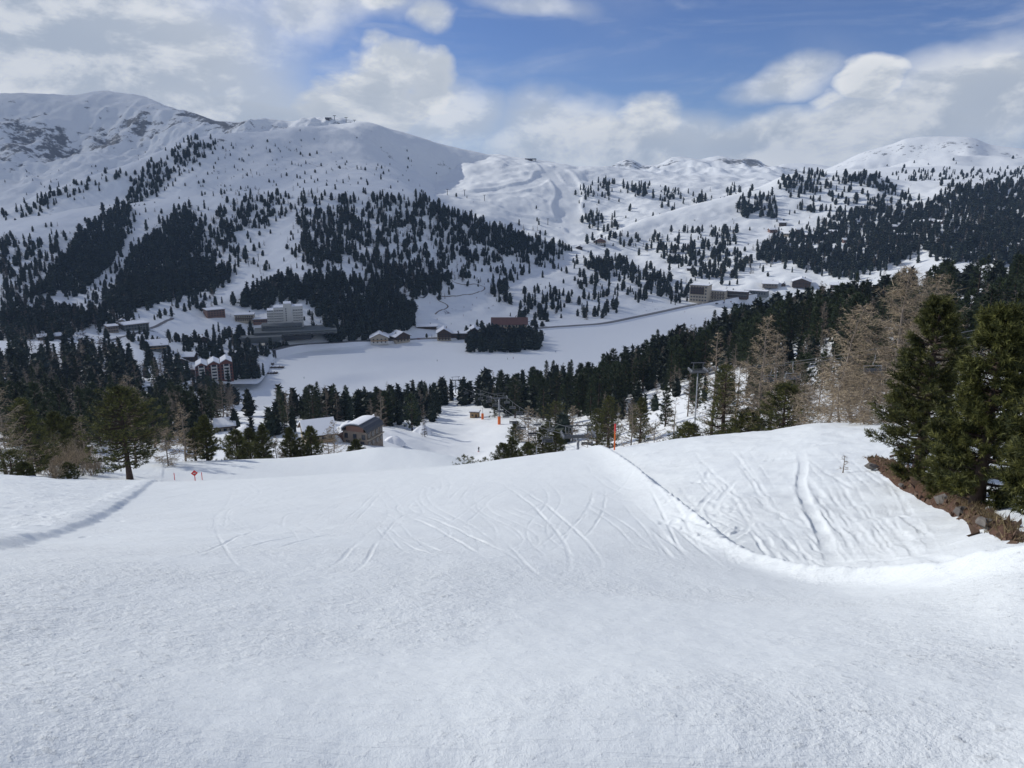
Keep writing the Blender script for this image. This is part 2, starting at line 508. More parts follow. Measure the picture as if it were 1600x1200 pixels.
# ---- A: the piste the picture is taken from, down to the roll and its far side
A = Sheet([
    [(x, y, 0.5) for x, y in ((-900, 3900), (800, 3900), (2500, 3900))],
    [(-900, 1200, 3.6), (0, 1200, 3.35), (800, 1200, 3.1), (1600, 1200, 3.9), (2500, 1200, 4.4)],
    [(-900, 1000, 5.3), (0, 1000, 5.2), (800, 1000, 5.4), (1600, 1000, 6.6), (2500, 1000, 7.0)],
    [(-900, 900, 7.6), (0, 900, 7.6), (400, 903, 7.8), (800, 911, 8.4), (1100, 919, 9.7), (1300, 923, 10.8), (1450, 921, 9.6), (1600, 917, 8.1), (2500, 915, 7.2)],
    [(-900, 835, 20), (0, 842, 20), (400, 830, 20), (800, 828, 18), (1100, 850, 15.8), (1300, 862, 16.4), (1450, 858, 14.0), (1600, 848, 11.6), (2500, 838, 10.2)],
    [(-900, 765, 44), (0, 772, 44), (250, 782, 44), (500, 772, 44), (800, 760, 38), (1000, 765, 32), (1200, 768, 28), (1400, 768, 27), (1600, 768, 24), (2500, 760, 22)],
    [(-900, 735, 75), (0, 743, 72), (120, 752, 72), (230, 753, 76), (450, 745, 78), (600, 736, 78), (730, 726, 78), (840, 712, 76), (940, 700, 72), (1000, 692, 66), (1100, 681, 62), (1200, 672, 58), (1290, 660, 54), (1400, 664, 48), (1500, 690, 44), (1600, 715, 40), (2500, 715, 36)],
    [(-900, 742, 95), (0, 748, 92), (203, 750, 94), (300, 756, 96), (450, 757, 97), (600, 757, 98), (700, 752, 97), (850, 752, 95), (1000, 745, 90), (1200, 735, 80), (1400, 720, 70), (1600, 730, 56), (2500, 730, 50)],
    [(-900, 730, 130), (0, 735, 125), (150, 728, 122), (250, 722, 122), (350, 719, 124), (450, 715, 128), (540, 706, 130), (600, 699, 130), (660, 704, 128), (740, 722, 126), (850, 775, 126), (1000, 800, 126), (1200, 790, 110), (1400, 770, 90), (1600, 770, 72), (2500, 770, 66)],
    [(-900, 800, 175), (0, 800, 170), (450, 800, 170), (600, 790, 170), (740, 800, 170), (1000, 830, 170), (1200, 820, 150), (1400, 800, 120), (1600, 800, 100), (2500, 800, 90)],
])
def px_line(sheet, pts):
    P = sheet.hit([p[0] for p in pts], [p[1] for p in pts]); return P[:, :2]
def densify(P, step):
    P = np.asarray(P, float); out = []
    # Catmull-Rom through the points
    Q = np.vstack([2*P[0]-P[1], P, 2*P[-1]-P[-2]])
    for i in range(1, len(Q)-2):
        n = max(2, int(np.linalg.norm(Q[i+1]-Q[i])/step))
        t = np.linspace(0, 1, n, endpoint=False)[:, None]
        p0, p1, p2, p3 = Q[i-1], Q[i], Q[i+1], Q[i+2]
        out.append(0.5*((2*p1)+(-p0+p2)*t+(2*p0-5*p1+4*p2-p3)*t**2+(-p0+3*p1-3*p2+p3)*t**3))
    out.append(P[-1:]); return np.vstack(out)
def signed_dist(X, Y, P):
    """distance to polyline P, positive to its right (seen along P), and the parameter along it"""
    best = np.full(len(X), 1e9); sgn = np.zeros(len(X)); par = np.zeros(len(X))
    for i in range(len(P)-1):
        d = P[i+1]-P[i]; l2 = d@d
        t = ((X-P[i,0])*d[0]+(Y-P[i,1])*d[1])/l2; tc = np.clip(t, 0, 1)
        ex = X-(P[i,0]+tc*d[0]); ey = Y-(P[i,1]+tc*d[1]); dd = np.hypot(ex, ey)
        cr = d[1]*ex - d[0]*ey
        m = dd < best
        best = np.where(m, dd, best); sgn = np.where(m, np.sign(cr), sgn); par = np.where(m, i+tc, par)
    return best*np.where(sgn == 0, 1, sgn), par/(len(P)-1)
# the snow lip along the right edge of the groomed run, and the cut edge on its left
BERM_R = densify(px_line(A, [(1780, 868), (1600, 885), (1450, 903), (1300, 910), (1210, 893), (1130, 853), (1060, 800), (1003, 748), (965, 716), (940, 701)])[::-1], 1.2)
BERM_R = np.vstack([BERM_R[0]+(BERM_R[0]-BERM_R[4])*6, BERM_R])
BERM_L = densify(px_line(A, [(-160, 876), (0, 858), (80, 843), (150, 818), (200, 786), (236, 757)])[::-1], 1.5)
BERM_L = np.vstack([BERM_L[0]+(BERM_L[0]-BERM_L[3])*2, BERM_L])
def a_feature(X, Y):
    z = np.zeros(len(X))
    d, p = signed_dist(X, Y, BERM_R[::2])            # polyline runs far -> near: its right-hand side is the piste side (camera-left)
    d = -d                                           # now positive = off-piste side
    rag = 0.07*perlin(X*1.1, Y*1.1) + 0.05*perlin(X*3.7, Y*3.7)
    dd = d + rag
    rr_ = np.hypot(X, Y); hgt = (0.40 + 0.04*perlin(X*0.23+5, Y*0.23))*(0.55+0.45*sstep(70, 20, rr_))*(0.52+0.48*sstep(14, 24, rr_))
    lip = np.where(dd < 0, np.clip(1+dd/(0.55+1.0*sstep(14, 26, rr_)), 0, 1)**2.0, np.exp(-(dd/0.26)**2))
    drop = -(0.34+0.25*sstep(15, 22, rr_)*sstep(60, 40, rr_))*sstep(0.0, 0.9, dd)*np.exp(-np.maximum(dd, 0)/5.0)
    crumbs = 0.07*np.maximum(0, perlin(X*4.1, Y*4.1))*np.exp(-((dd-0.25)/0.35)**2)
    z += hgt*lip + drop + crumbs
    off_r = sstep(0.2, 1.2, d)
    z += off_r*(0.08*fbm(X*0.35, Y*0.35, 3) + 0.022*fbm(X*1.6, Y*1.6, 3))
    d2, p2 = signed_dist(X, Y, BERM_L[::2])
    r2 = 0.14*perlin(X*1.1+9, Y*1.1)
    dl = d2 + r2                                     # positive = camera-left = the bank side
    z += (0.15+0.05*perlin(X*0.2, Y*0.2))*sstep(-0.05, 0.28, dl)*(1-0.55*sstep(2, 14, dl)) + 0.07*np.exp(-((dl-0.7)/0.5)**2)
    off_l = sstep(0.1, 0.9, d2)
    z += off_l*(0.06*fbm(X*0.45, Y*0.45, 4) + 0.05*np.maximum(0, fbm(X*1.9, Y*1.9, 3)))
    pist = (1-off_r)*(1-off_l)
    z += 0.05*fbm(X*0.11, Y*0.11, 3) + pist*(0.020*fbm(X*0.6, Y*0.25, 3) + 0.006*fbm(X*3.1, Y*3.1, 3))
    return z
A.feature = a_feature

def track_depth(a, r):
    A.feature = None
    """ski tracks: grooves pressed into the snow, rastered on the grid of the sheet"""
    na, nr = len(a), r.shape[0]
    D = np.zeros((nr, na))
    ta = np.tan(a)
    fr = np.log(r[:, 0])
    def press(xy, width, depth, rim=0.3):
        P = np.asarray(xy, float)
        P = densify(P, max(0.02, 0.0007*np.hypot(P[:, 0], P[:, 1]).min()))
        rr = np.hypot(P[:, 0], P[:, 1]); cell = 0.0014*rr
        T = np.gradient(P, axis=0); T /= np.maximum(np.linalg.norm(T, axis=1), 1e-6)[:, None]
        Nn = np.stack([T[:, 1], -T[:, 0]], 1)
        fade = np.minimum(1, np.minimum(np.arange(len(P)), np.arange(len(P))[::-1])/(0.33*len(P)+1))
        vary = np.clip(0.65 + 0.6*perlin(P[:, 0]*0.7, P[:, 1]*0.7+depth*100), 0.1, 1.2)*np.minimum(1, width/cell)
        ns = int(min(61, max(7, 4.4*width/2/(0.5*cell.min()))))
        for s_ in np.linspace(-2.2, 2.2, ns):
            Q = P + Nn*(s_*width/2)
            prof = -(1-0.5*s_*s_) if abs(s_) <= 1 else rim*max(0, 1-abs(abs(s_)-1.5)/0.7)
            ai = np.interp(Q[:, 0]/Q[:, 1], ta, np.arange(na)); ri = np.interp(np.log(np.hypot(Q[:, 0], Q[:, 1])), fr, np.arange(nr))
            ii = np.clip(np.round(ai), 0, na-1).astype(int); jj = np.clip(np.round(ri), 0, nr-1).astype(int)
            val = prof*depth*fade*vary
            if prof < 0: np.minimum.at(D, (jj, ii), val)
            else:
                cur = D[jj, ii]; np.maximum.at(D, (jj, ii), np.where(cur < 0, -1, val))
    def px_press(pts, width, depth, pair=0.0):
        P = A.hit([p[0] for p in pts], [p[1] for p in pts]); P = P[~np.isnan(P[:, 0]), :2]
        if len(P) < 2: return
        if pair:
            T = np.gradient(P, axis=0); T /= np.linalg.norm(T, axis=1)[:, None]; Nn = np.stack([T[:, 1], -T[:, 0]], 1)
            press(P+Nn*pair/2, width, depth); press(P-Nn*pair/2, width, depth)
        else: press(P, width, depth)
    main = [
        ([(783, 750), (830, 780), (870, 815), (895, 840), (912, 872), (918, 902)], 0.22, 0.10, 0.5),
        ([(775, 790), (830, 810), (880, 832)], 0.16, 0.07, 0.4),
        ([(937, 758), (932, 790), (917, 815), (893, 838), (860, 848)], 0.18, 0.08, 0.55),
        ([(928, 765), (923, 790), (905, 820)], 0.14, 0.05, 0),
        ([(925, 748), (918, 728), (893, 715), (860, 720)], 0.16, 0.06, 0),
        ([(630, 800), (680, 820), (720, 838), (770, 868), (800, 892)], 0.20, 0.09, 0.5),
        ([(690, 812), (650, 800), (620, 815), (600, 838), (596, 850)], 0.14, 0.06, 0),
        ([(642, 775), (660, 800), (630, 818), (590, 825)], 0.14, 0.05, 0),
        ([(738, 748), (715, 775), (700, 792)], 0.14, 0.06, 0.5),
        ([(685, 740), (697, 755), (688, 775)], 0.16, 0.05, 0.5),
        ([(1035, 780), (1075, 815), (1100, 850), (1135, 880)], 0.16, 0.05, 0.4),
        ([(975, 780), (1010, 815), (1040, 850), (1060, 880)], 0.14, 0.05, 0.4),
        ([(380, 770), (410, 785), (445, 770), (480, 765)], 0.15, 0.05, 0),
        ([(340, 830), (350, 800), (380, 792), (425, 808)], 0.15, 0.05, 0.3),
        ([(445, 755), (470, 770), (490, 778)], 0.15, 0.05, 0),
        ([(440, 830), (445, 808), (465, 800), (490, 790)], 0.15, 0.05, 0),
        ([(650, 706), (680, 712), (700, 722)], 0.25, 0.08, 0.7),
        ([(240, 790), (280, 775), (330, 768), (380, 768)], 0.2, 0.05, 0.3),
    ]
    for pts, w, d, pr in main: px_press(pts, w*0.34, d*0.34, pr)
    g = np.random.default_rng(21)
    for k in range(34):                               # turns of other skiers over the roll
        x, y = g.uniform(330, 1050), g.uniform(735, 850)
        dirx = g.choice([-1, 1])*g.uniform(60, 190); dy = g.uniform(8, 80); bow = g.uniform(-24, 24)
        pts = [(x+dirx*t, y+dy*t+bow*4*t*(1-t)) for t in np.linspace(0, 1, 5)]
        px_press(pts, g.uniform(0.035, 0.07), g.uniform(0.008, 0.022), g.choice([0, 0, 0.35, 0.5]))
    for k in range(0):                               # faint scrapes across the nearer snow
        x, y = g.uniform(-50, 1650), g.uniform(870, 1130)
        dirx = g.uniform(30, 160)*(1 if g.random() < 0.8 else -1)
        pts = [(x+dirx*t, y+dirx*0.12*t*g.uniform(.4, 1.4)) for t in np.linspace(0, 1, 4)]
        px_press(pts, g.uniform(0.025, 0.05), g.uniform(0.004, 0.012), 0)
    for k in range(9):                               # long linked turns, seen from above as they run down over the roll
        x0 = g.uniform(330, 930); ph = g.uniform(0, 6.28); am = g.uniform(14, 48); turns = g.uniform(1.2, 2.6); drift = g.uniform(-60, 90)
        t = np.linspace(0, 1, 22); yy = 742 + 170*t**1.25
        xx = x0 + drift*t + am*(0.45+0.9*t)*np.sin(ph + turns*6.28*t**0.85)
        px_press(list(zip(xx, yy)), g.uniform(0.04, 0.07), g.uniform(0.006, 0.016), g.choice([0.35, 0.5, 0.0]))
    # off the piste on the right: long run-outs from upper left to lower right, trenches and boot holes
    for k in range(64):
        x, y = g.uniform(1010, 1420), g.uniform(690, 830)
        ln = g.uniform(60, 170); sl_ = g.uniform(0.35, 1.25)
        pts = [(x+ln*t*0.75, y+ln*sl_*t+g.uniform(-2, 2)) for t in np.linspace(0, 1, 5)]
        pts = [p for p in pts if p[1] < 895]
        if len(pts) > 2: px_press(pts, g.uniform(0.05, 0.11), g.uniform(0.015, 0.050), g.choice([0, 0, 0.45]))
    for pts, w, d, pr in [
        ([(1250, 700), (1256, 722), (1252, 745), (1262, 775), (1283, 810), (1300, 850), (1312, 880)], 0.55, 0.30, 0),
        ([(1250, 700), (1275, 694), (1310, 690)], 0.45, 0.20, 0),
        ([(1258, 738), (1285, 765), (1305, 785)], 0.3, 0.12, 0),
        ([(1170, 856), (1260, 861), (1400, 870), (1500, 878), (1600, 880)], 0.22, 0.12, 0.9),
        ([(1180, 862), (1330, 880), (1440, 884)], 0.2, 0.10, 0),
        ([(1110, 725), (1105, 735), (1120, 748)], 0.3, 0.12, 0),
        ([(1150, 735), (1120, 760), (1100, 785), (1088, 795)], 0.35, 0.16, 0.6),
        ([(1160, 800), (1120, 815), (1080, 812)], 0.3, 0.14, 0.5),
        ([(1180, 790), (1160, 812), (1120, 825)], 0.3, 0.14, 0),
        ([(1030, 745), (1075, 770), (1085, 755)], 0.25, 0.1, 0),
        ([(1320, 810), (1360, 800), (1400, 795), (1440, 812)], 0.3, 0.10, 0),
        ([(1360, 830), (1400, 822), (1425, 835)], 0.35, 0.12, 0)]:
        px_press(pts, w*0.62, d*0.42, pr)
    for k in range(70):
        x, y = g.normal(1095, 32), g.normal(800, 24)
        px_press([(x, y), (x+g.uniform(4, 12), y+g.uniform(-4, 6))], g.uniform(0.16, 0.28), g.uniform(0.05, 0.11), 0)
    for k in range(34):                              # wind-crust flakes on the left bank
        x, y = g.uniform(-20, 200), g.uniform(765, 850)
        px_press([(x, y), (x+g.uniform(8, 30), y-g.uniform(-2, 4))], g.uniform(0.06, 0.16), g.uniform(0.015, 0.05), 0)
    for k in range(40):
        x, y = g.uniform(990, 1400), g.uniform(680, 720)
        px_press([(x, y), (x+g.uniform(20, 70), y-g.uniform(2, 12))], g.uniform(0.12, 0.22), g.uniform(0.02, 0.06), 0)
    A.feature = a_feature
    return D

def build_slope():
    ta = np.concatenate([np.linspace(-2.4, -0.74, 36, endpoint=False), np.linspace(-0.74, 0.74, 960, endpoint=False), np.linspace(0.74, 2.4, 37)])
    a = np.arctan(ta); na = len(a); nr = 660
    knots_r = np.log([0.6, 3.2, 6.2, 10.0, 18.0, 38.0, 78.0, 130.0, 172.0]); knots_n = [0, 20, 95, 185, 300, 435, 575, 640, 659]
    rows = np.exp(pchip(knots_n, knots_r, np.arange(nr)))
    r = np.tile(rows[:, None], (1, na)); aa = np.tile(a, nr)
    z = A.H(aa, r.ravel())
    D = track_depth(a, r)
    # soften the pressed grid by one cell so that grooves have sloping sides
    Dp = np.pad(D, 1, mode='edge'); D = 0.5*D + 0.125*(Dp[:-2, 1:-1]+Dp[2:, 1:-1]+Dp[1:-1, :-2]+Dp[1:-1, 2:])
    z = z + D.ravel()
    V = np.stack([r.ravel()*np.sin(aa), r.ravel()*np.cos(aa), z], 1)
    i = np.arange(nr-1)[:, None]*na + np.arange(na-1)[None]
    F = np.stack([i, i+1, i+1+na, i+na], -1).reshape(-1, 4)
    o = link(bpy.data.objects.new('ski_slope', mesh_np('ski_slope', V, F, M_SNOW, True))); o['kind'] = 'structure'
M_SNOW = snow_near()
M_FAR = snow_far('snow_far', 0, bump=0.35, scale=0.06)
M_ROCKY = snow_far('snow_rocky', 0.9, bump=0.5, scale=0.012)
M_VALLEY = snow_far('snow_valley', 0.85, bump=0.4, scale=0.05)
build_slope()

# ---- B: the lower slopes between the roll and the lake
B = Sheet([
    [(-900, 780, 118), (-300, 775, 120), (200, 765, 122), (600, 765, 140), (900, 745, 140), (1000, 715, 112), (1200, 692, 86), (1400, 692, 76), (1600, 745, 62), (2500, 765, 52)],
    [(-900, 725, 180), (-300, 720, 180), (0, 715, 180), (300, 715, 180), (470, 700, 190), (565, 690, 200), (700, 718, 210), (748, 706, 230), (850, 692, 235), (950, 680, 220), (1100, 650, 180), (1300, 620, 160), (1600, 600, 140), (2500, 600, 130)],
    [(-900, 640, 340), (0, 640, 340), (300, 645, 340), (500, 655, 280), (600, 660, 290), (742, 649, 340), (850, 640, 345), (950, 620, 330), (1100, 590, 300), (1300, 540, 290), (1600, 500, 280), (2500, 480, 270)],
    [(-900, 560, 520), (0, 560, 520), (250, 590, 480), (380, 640, 480), (500, 640, 460), (600, 630, 450), (710, 613, 450), (800, 608, 465), (900, 590, 480), (1000, 565, 500), (1100, 530, 520), (1300, 478, 520), (1600, 445, 470), (2500, 420, 450)],
    [(x, y_of(x, r, z), r) for x, r, z in ((-900, 620, -95), (0, 620, -98), (200, 610, -108), (300, 580, -130), (380, 560, -144), (600, 560, -146), (1100, 680, -147), (1300, 720, -142), (1600, 700, -130), (2500, 700, -120))],
], noise=lambda X, Y, u: 1.4*fbm(X*0.016, Y*0.016, 5, 0.55)*np.clip(u*2, 0, 1)*np.clip((4-u)*3, 0, 1))
B.build('lower_slope', M_VALLEY, 310, 190, rock=lambda X, Y, z, u: -0.12 + 0.12*fbm(X*0.03, Y*0.03, 3))

# ---- C: the frozen lake
LAKE_Z = -139.5
def lake_r(x, y):
    dx, dy, dz = ray(x, y); return float(LAKE_Z/dz*np.hypot(dx, dy))
# ---- D: the far shore and the wooded flanks above it
SC = 0.78
def d_line(pts): return [(x, y, r*SC) for x, y, r in pts]
D = Sheet([
    [(-900, 562, 560), (-300, 560, 565), (0, 562, 570), (150, 575, 575), (300, 600, 570), (400, 600, 570)] + [(x, y_of(x, lake_r(x, y), LAKE_Z-1.6), lake_r(x, y)) for x, y in ((440, 552), (600, 545), (720, 538), (850, 530), (940, 517), (1050, 497), (1130, 481), (1200, 474))] + [(1320, 470, 1010), (1600, 452, 1000), (2500, 440, 1000)],
    d_line([(-900, 515, 850), (0, 517, 850), (200, 517, 870), (300, 535, 860), (400, 545, 880), (440, 532, 905), (600, 526, 945), (720, 520, 985), (850, 517, 1040), (950, 500, 1100), (1080, 474, 1270), (1200, 456, 1330), (1300, 448, 1350), (1600, 424, 1340), (2500, 400, 1300)]),
    d_line([(-900, 450, 1100), (0, 450, 1100), (200, 450, 1150), (300, 447, 1150), (400, 447, 1120), (500, 440, 1080), (600, 450, 1100), (700, 462, 1150), (800, 455, 1250), (900, 440, 1300), (1000, 432, 1380), (1100, 425, 1450), (1200, 415, 1500), (1300, 408, 1500), (1600, 385, 1450), (2500, 370, 1400)]),
    d_line([(-900, 380, 1400), (0, 370, 1400), (200, 350, 1450), (400, 350, 1400), (500, 342, 1350), (600, 345, 1340), (700, 378, 1360), (800, 408, 1400), (900, 392, 1520), (1000, 380, 1650), (1100, 360, 1750), (1200, 355, 1800), (1300, 345, 1850), (1600, 330, 1800), (2500, 330, 1750)]),
    d_line([(-900, 420, 1520), (-300, 410, 1520), (0, 355, 1540), (200, 318, 1590), (400, 297, 1550), (560, 290, 1480), (640, 300, 1470), (700, 326, 1460), (760, 348, 1460), (830, 369, 1480), (890, 383, 1540), (940, 370, 1680), (1000, 345, 1800), (1100, 315, 1950), (1180, 295, 2050), (1240, 272, 2100), (1300, 270, 2100), (1360, 273, 2100), (1420, 284, 2150), (1500, 280, 2200), (1600, 285, 2200), (2500, 285, 2200)]),
    [(x, y_of(x, r*SC, z), r*SC) for x, r, z in ((-900, 1800, -150), (0, 1850, -20), (300, 1850, 0), (560, 1800, -20), (640, 1800, -60), (760, 1800, -130), (900, 1900, -130), (1100, 2250, -70), (1300, 2400, -50), (1600, 2500, -60), (2500, 2500, -60))],
], noise=lambda X, Y, u: (6.0*fbm(X*0.006, Y*0.006, 5, 0.5) + 1.2*fbm(X*0.045, Y*0.045, 3))*np.clip((u-0.8)*1.6, 0, 1)*np.clip((4.3-u)*1.2, 0.25, 1))
D.build('valley_slopes', M_VALLEY, 580, 250, rock=lambda X, Y, z, u: 0.02 + 0.20*fbm(X*0.02, Y*0.02, 3)*np.clip(u, 0, 1) + 0.10*np.exp(-((u-0.75)/0.4)**2))

def build_lake():
    pts = [(r*math.sin(a), r*math.cos(a)) for r, a in [(430, R(-34)), (430, 0), (430, R(34)), (1250, R(34)), (1250, 0), (1250, R(-34))]]
    na, nr = 90, 60
    a = np.radians(np.linspace(-24, 30, na)); r = np.linspace(430, 1200, nr)
    rr, aa = np.meshgrid(r, a, indexing='ij'); X = (rr*np.sin(aa)).ravel(); Y = (rr*np.cos(aa)).ravel()
    V = np.stack([X, Y, LAKE_Z + 0.12*fbm(X*0.02, Y*0.02, 3)], 1)
    i = np.arange(nr-1)[:, None]*na + np.arange(na-1)[None]
    F = np.stack([i, i+1, i+1+na, i+na], -1).reshape(-1, 4)
    o = link(bpy.data.objects.new('frozen_lake', mesh_np('frozen_lake', V, F, M_FAR, True))); o['kind'] = 'structure'
build_lake()

# ---- E: the bald shoulder and the spur on the left
E = Sheet([
    d_line([(-900, 470, 1300), (0, 420, 1320), (200, 385, 1370), (400, 350, 1420), (550, 315, 1430), (640, 318, 1480), (700, 350, 1600), (800, 430, 1750), (900, 460, 1800), (2500, 500, 1800)]),
    d_line([(-900, 400, 1500), (0, 375, 1520), (60, 352, 1540), (180, 320, 1600), (250, 290, 1650), (310, 265, 1680), (400, 255, 1720), (500, 245, 1820), (560, 245, 1880), (620, 262, 1960), (700, 295, 2090), (760, 312, 2160), (800, 345, 2200), (860, 420, 2220), (2500, 520, 2220)]),
    d_line([(-900, 380, 1650), (-300, 372, 1680), (0, 332, 1700), (60, 304, 1700), (120, 283, 1720), (180, 264, 1750), (250, 236, 1800), (310, 214, 1850), (400, 207, 1960), (500, 196, 2120), (560, 191, 2200), (620, 203, 2270), (700, 227, 2350), (740, 236, 2390), (775, 246, 2410), (795, 260, 2420), (815, 290, 2430), (850, 360, 2430), (2500, 520, 2430)]),
    [(x, y_of(x, r*SC, z), r*SC) for x, r, z in ((-900, 2000, -160), (0, 2050, -40), (300, 2250, 40), (500, 2600, 60), (700, 2750, 20), (820, 2750, -80), (900, 2750, -180), (2500, 2750, -400))],
], noise=lambda X, Y, u: (7.0*fbm(X*0.007, Y*0.007, 5, 0.5) + 4.0*(ridged(X*0.010, Y*0.004, 3)-0.4))*np.clip(u*1.5, 0, 1)*np.where(u < 2, np.clip((2.15-u)*2, 0.18, 1), 0.3))
E.build('bald_mountain', M_ROCKY, 420, 170, a0=-45, a1=8, rock=lambda X, Y, z, u: 0.06 + 0.14*fbm(X*0.01, Y*0.01, 3) + 0.12*np.exp(-((np.degrees(np.arctan2(X, Y))+22.5)/2.5)**2)*np.exp(-((u-1.7)/0.3)**2) - 0.10*(u > 1.95))

# ---- F: the high peak at the far left and the rocky ridge running on from it
F_ = Sheet([
    d_line([(-900, 400, 1900), (0, 360, 1950), (180, 300, 2000), (300, 260, 2150), (450, 245, 2300), (560, 230, 2350), (700, 260, 2300), (2500, 400, 2300)]),
    d_line([(-900, 290, 2500), (0, 262, 2500), (100, 252, 2550), (200, 240, 2600), (300, 222, 2550), (380, 210, 2450), (450, 205, 2450), (560, 205, 2420), (700, 262, 2380), (2500, 420, 2380)]),
    d_line([(-900, 175, 3300), (-300, 160, 3300), (0, 149, 3200), (60, 148, 3200), (110, 149, 3200), (160, 145, 3200), (210, 149, 3150), (260, 167, 3000), (310, 181, 2850), (345, 188, 2750), (400, 188, 2650), (450, 188, 2600), (515, 183, 2550), (560, 191, 2500), (600, 203, 2450), (700, 265, 2400), (2500, 430, 2400)]),
    [(x, y_of(x, r*SC, z), r*SC) for x, r, z in ((-900, 4000, 0), (0, 4000, 100), (300, 3600, 60), (560, 3200, 40), (700, 3000, -60), (2500, 3000, -400))],
], noise=lambda X, Y, u: (16.0*fbm(X*0.004, Y*0.004, 6, 0.55) + 6.0*fbm(X*0.022, Y*0.016, 4, 0.6) + 26.0*(ridged(X*0.0065, Y*0.0022, 4)-0.45))*np.clip(u*1.2, 0, 1)*np.where(u < 2, np.clip((2.1-u)*1.3, 0.16, 1), 0.3))
F_.build('high_peak', M_ROCKY, 400, 190, a0=-45, a1=2, rock=lambda X, Y, z, u: 0.09 + 0.17*np.exp(-((u-1.25)/0.34)**2)*np.clip(0.85+1.0*fbm(X*0.006, Y*0.004, 3), 0, 1.4) + 0.10*fbm(X*0.02, Y*0.012, 3) + 0.34*np.exp(-((np.degrees(np.arctan2(X, Y))+20)/2.6)**2)*np.exp(-((u-1.75)/0.3)**2) - 0.22*np.clip((u-1.9)*20, 0, 1))

# ---- G: the sunlit ski area in the middle
G = Sheet([
    d_line([(-900, 420, 1600), (560, 380, 1600), (640, 350, 1600), (700, 365, 1620), (800, 400, 1600), (900, 408, 1560), (1000, 385, 1680), (1100, 350, 1820), (1200, 325, 1930), (1300, 320, 2000), (2500, 320, 2000)]),
    d_line([(-900, 400, 1750), (600, 320, 1800), (700, 318, 1780), (760, 325, 1790), (830, 345, 1790), (900, 352, 1800), (960, 345, 1850), (1000, 335, 1880), (1100, 320, 1980), (1200, 305, 2060), (1300, 295, 2120), (2500, 300, 2120)]),
    d_line([(-900, 400, 2000), (600, 300, 2000), (690, 298, 1960), (740, 287, 2000), (800, 282, 2050), (860, 290, 2060), (900, 292, 2080), (960, 298, 2120), (1000, 295, 2150), (1100, 288, 2220), (1200, 287, 2260), (1300, 284, 2300), (2500, 290, 2300)]),
    d_line([(-900, 420, 2500), (600, 280, 2450), (690, 250, 2500), (740, 243, 2520), (780, 243, 2500), (800, 247, 2480), (850, 251, 2450), (900, 260, 2450), (950, 262, 2450), (1000, 266, 2450), (1060, 274, 2430), (1150, 278, 2430), (1250, 284, 2430), (1400, 290, 2430), (2500, 300, 2430)]),
    [(x, y_of(x, r*SC, z), r*SC) for x, r, z in ((-900, 3000, -300), (600, 3000, 10), (800, 3000, 40), (1000, 3000, 0), (1400, 3000, -40), (2500, 3000, -60))],
], noise=lambda X, Y, u: (7.0*fbm(X*0.007, Y*0.007, 5, 0.5))*np.clip(u*1.5, 0, 1)*np.where(u < 3, np.clip((3.15-u)*2, 0.2, 1), 0.3))
G_RUNS = [densify(px_line(G, q), 8.0) for q in ([(848, 256), (862, 272), (878, 290), (884, 305), (878, 325), (884, 342), (900, 360)], [(872, 262), (890, 280), (897, 300), (893, 322), (905, 345), (925, 362)], [(695, 300), (740, 302), (790, 296), (835, 285), (850, 272)], [(700, 318), (740, 322), (790, 335), (840, 345), (880, 350)])]
def g_feature(X, Y):
    z = np.zeros(len(X)); near = np.full(len(X), 1e9)
    for run in G_RUNS:
        d = np.abs(signed_dist(X, Y, run)[0]); near = np.minimum(near, d)
    z += -2.2*sstep(20, 12, near) + 1.6*np.exp(-((near-19)/4.0)**2)
    z += (3.2*fbm(X*0.021, Y*0.021, 4) + 3.0*np.maximum(0, fbm(X*0.012+4, Y*0.012, 3)))*sstep(14, 40, near)
    return z*sstep(1950, 1850, np.hypot(X, Y)/1.0)
G.feature = g_feature
G.build('ski_area', M_FAR, 350, 180, a0=-14, a1=30)

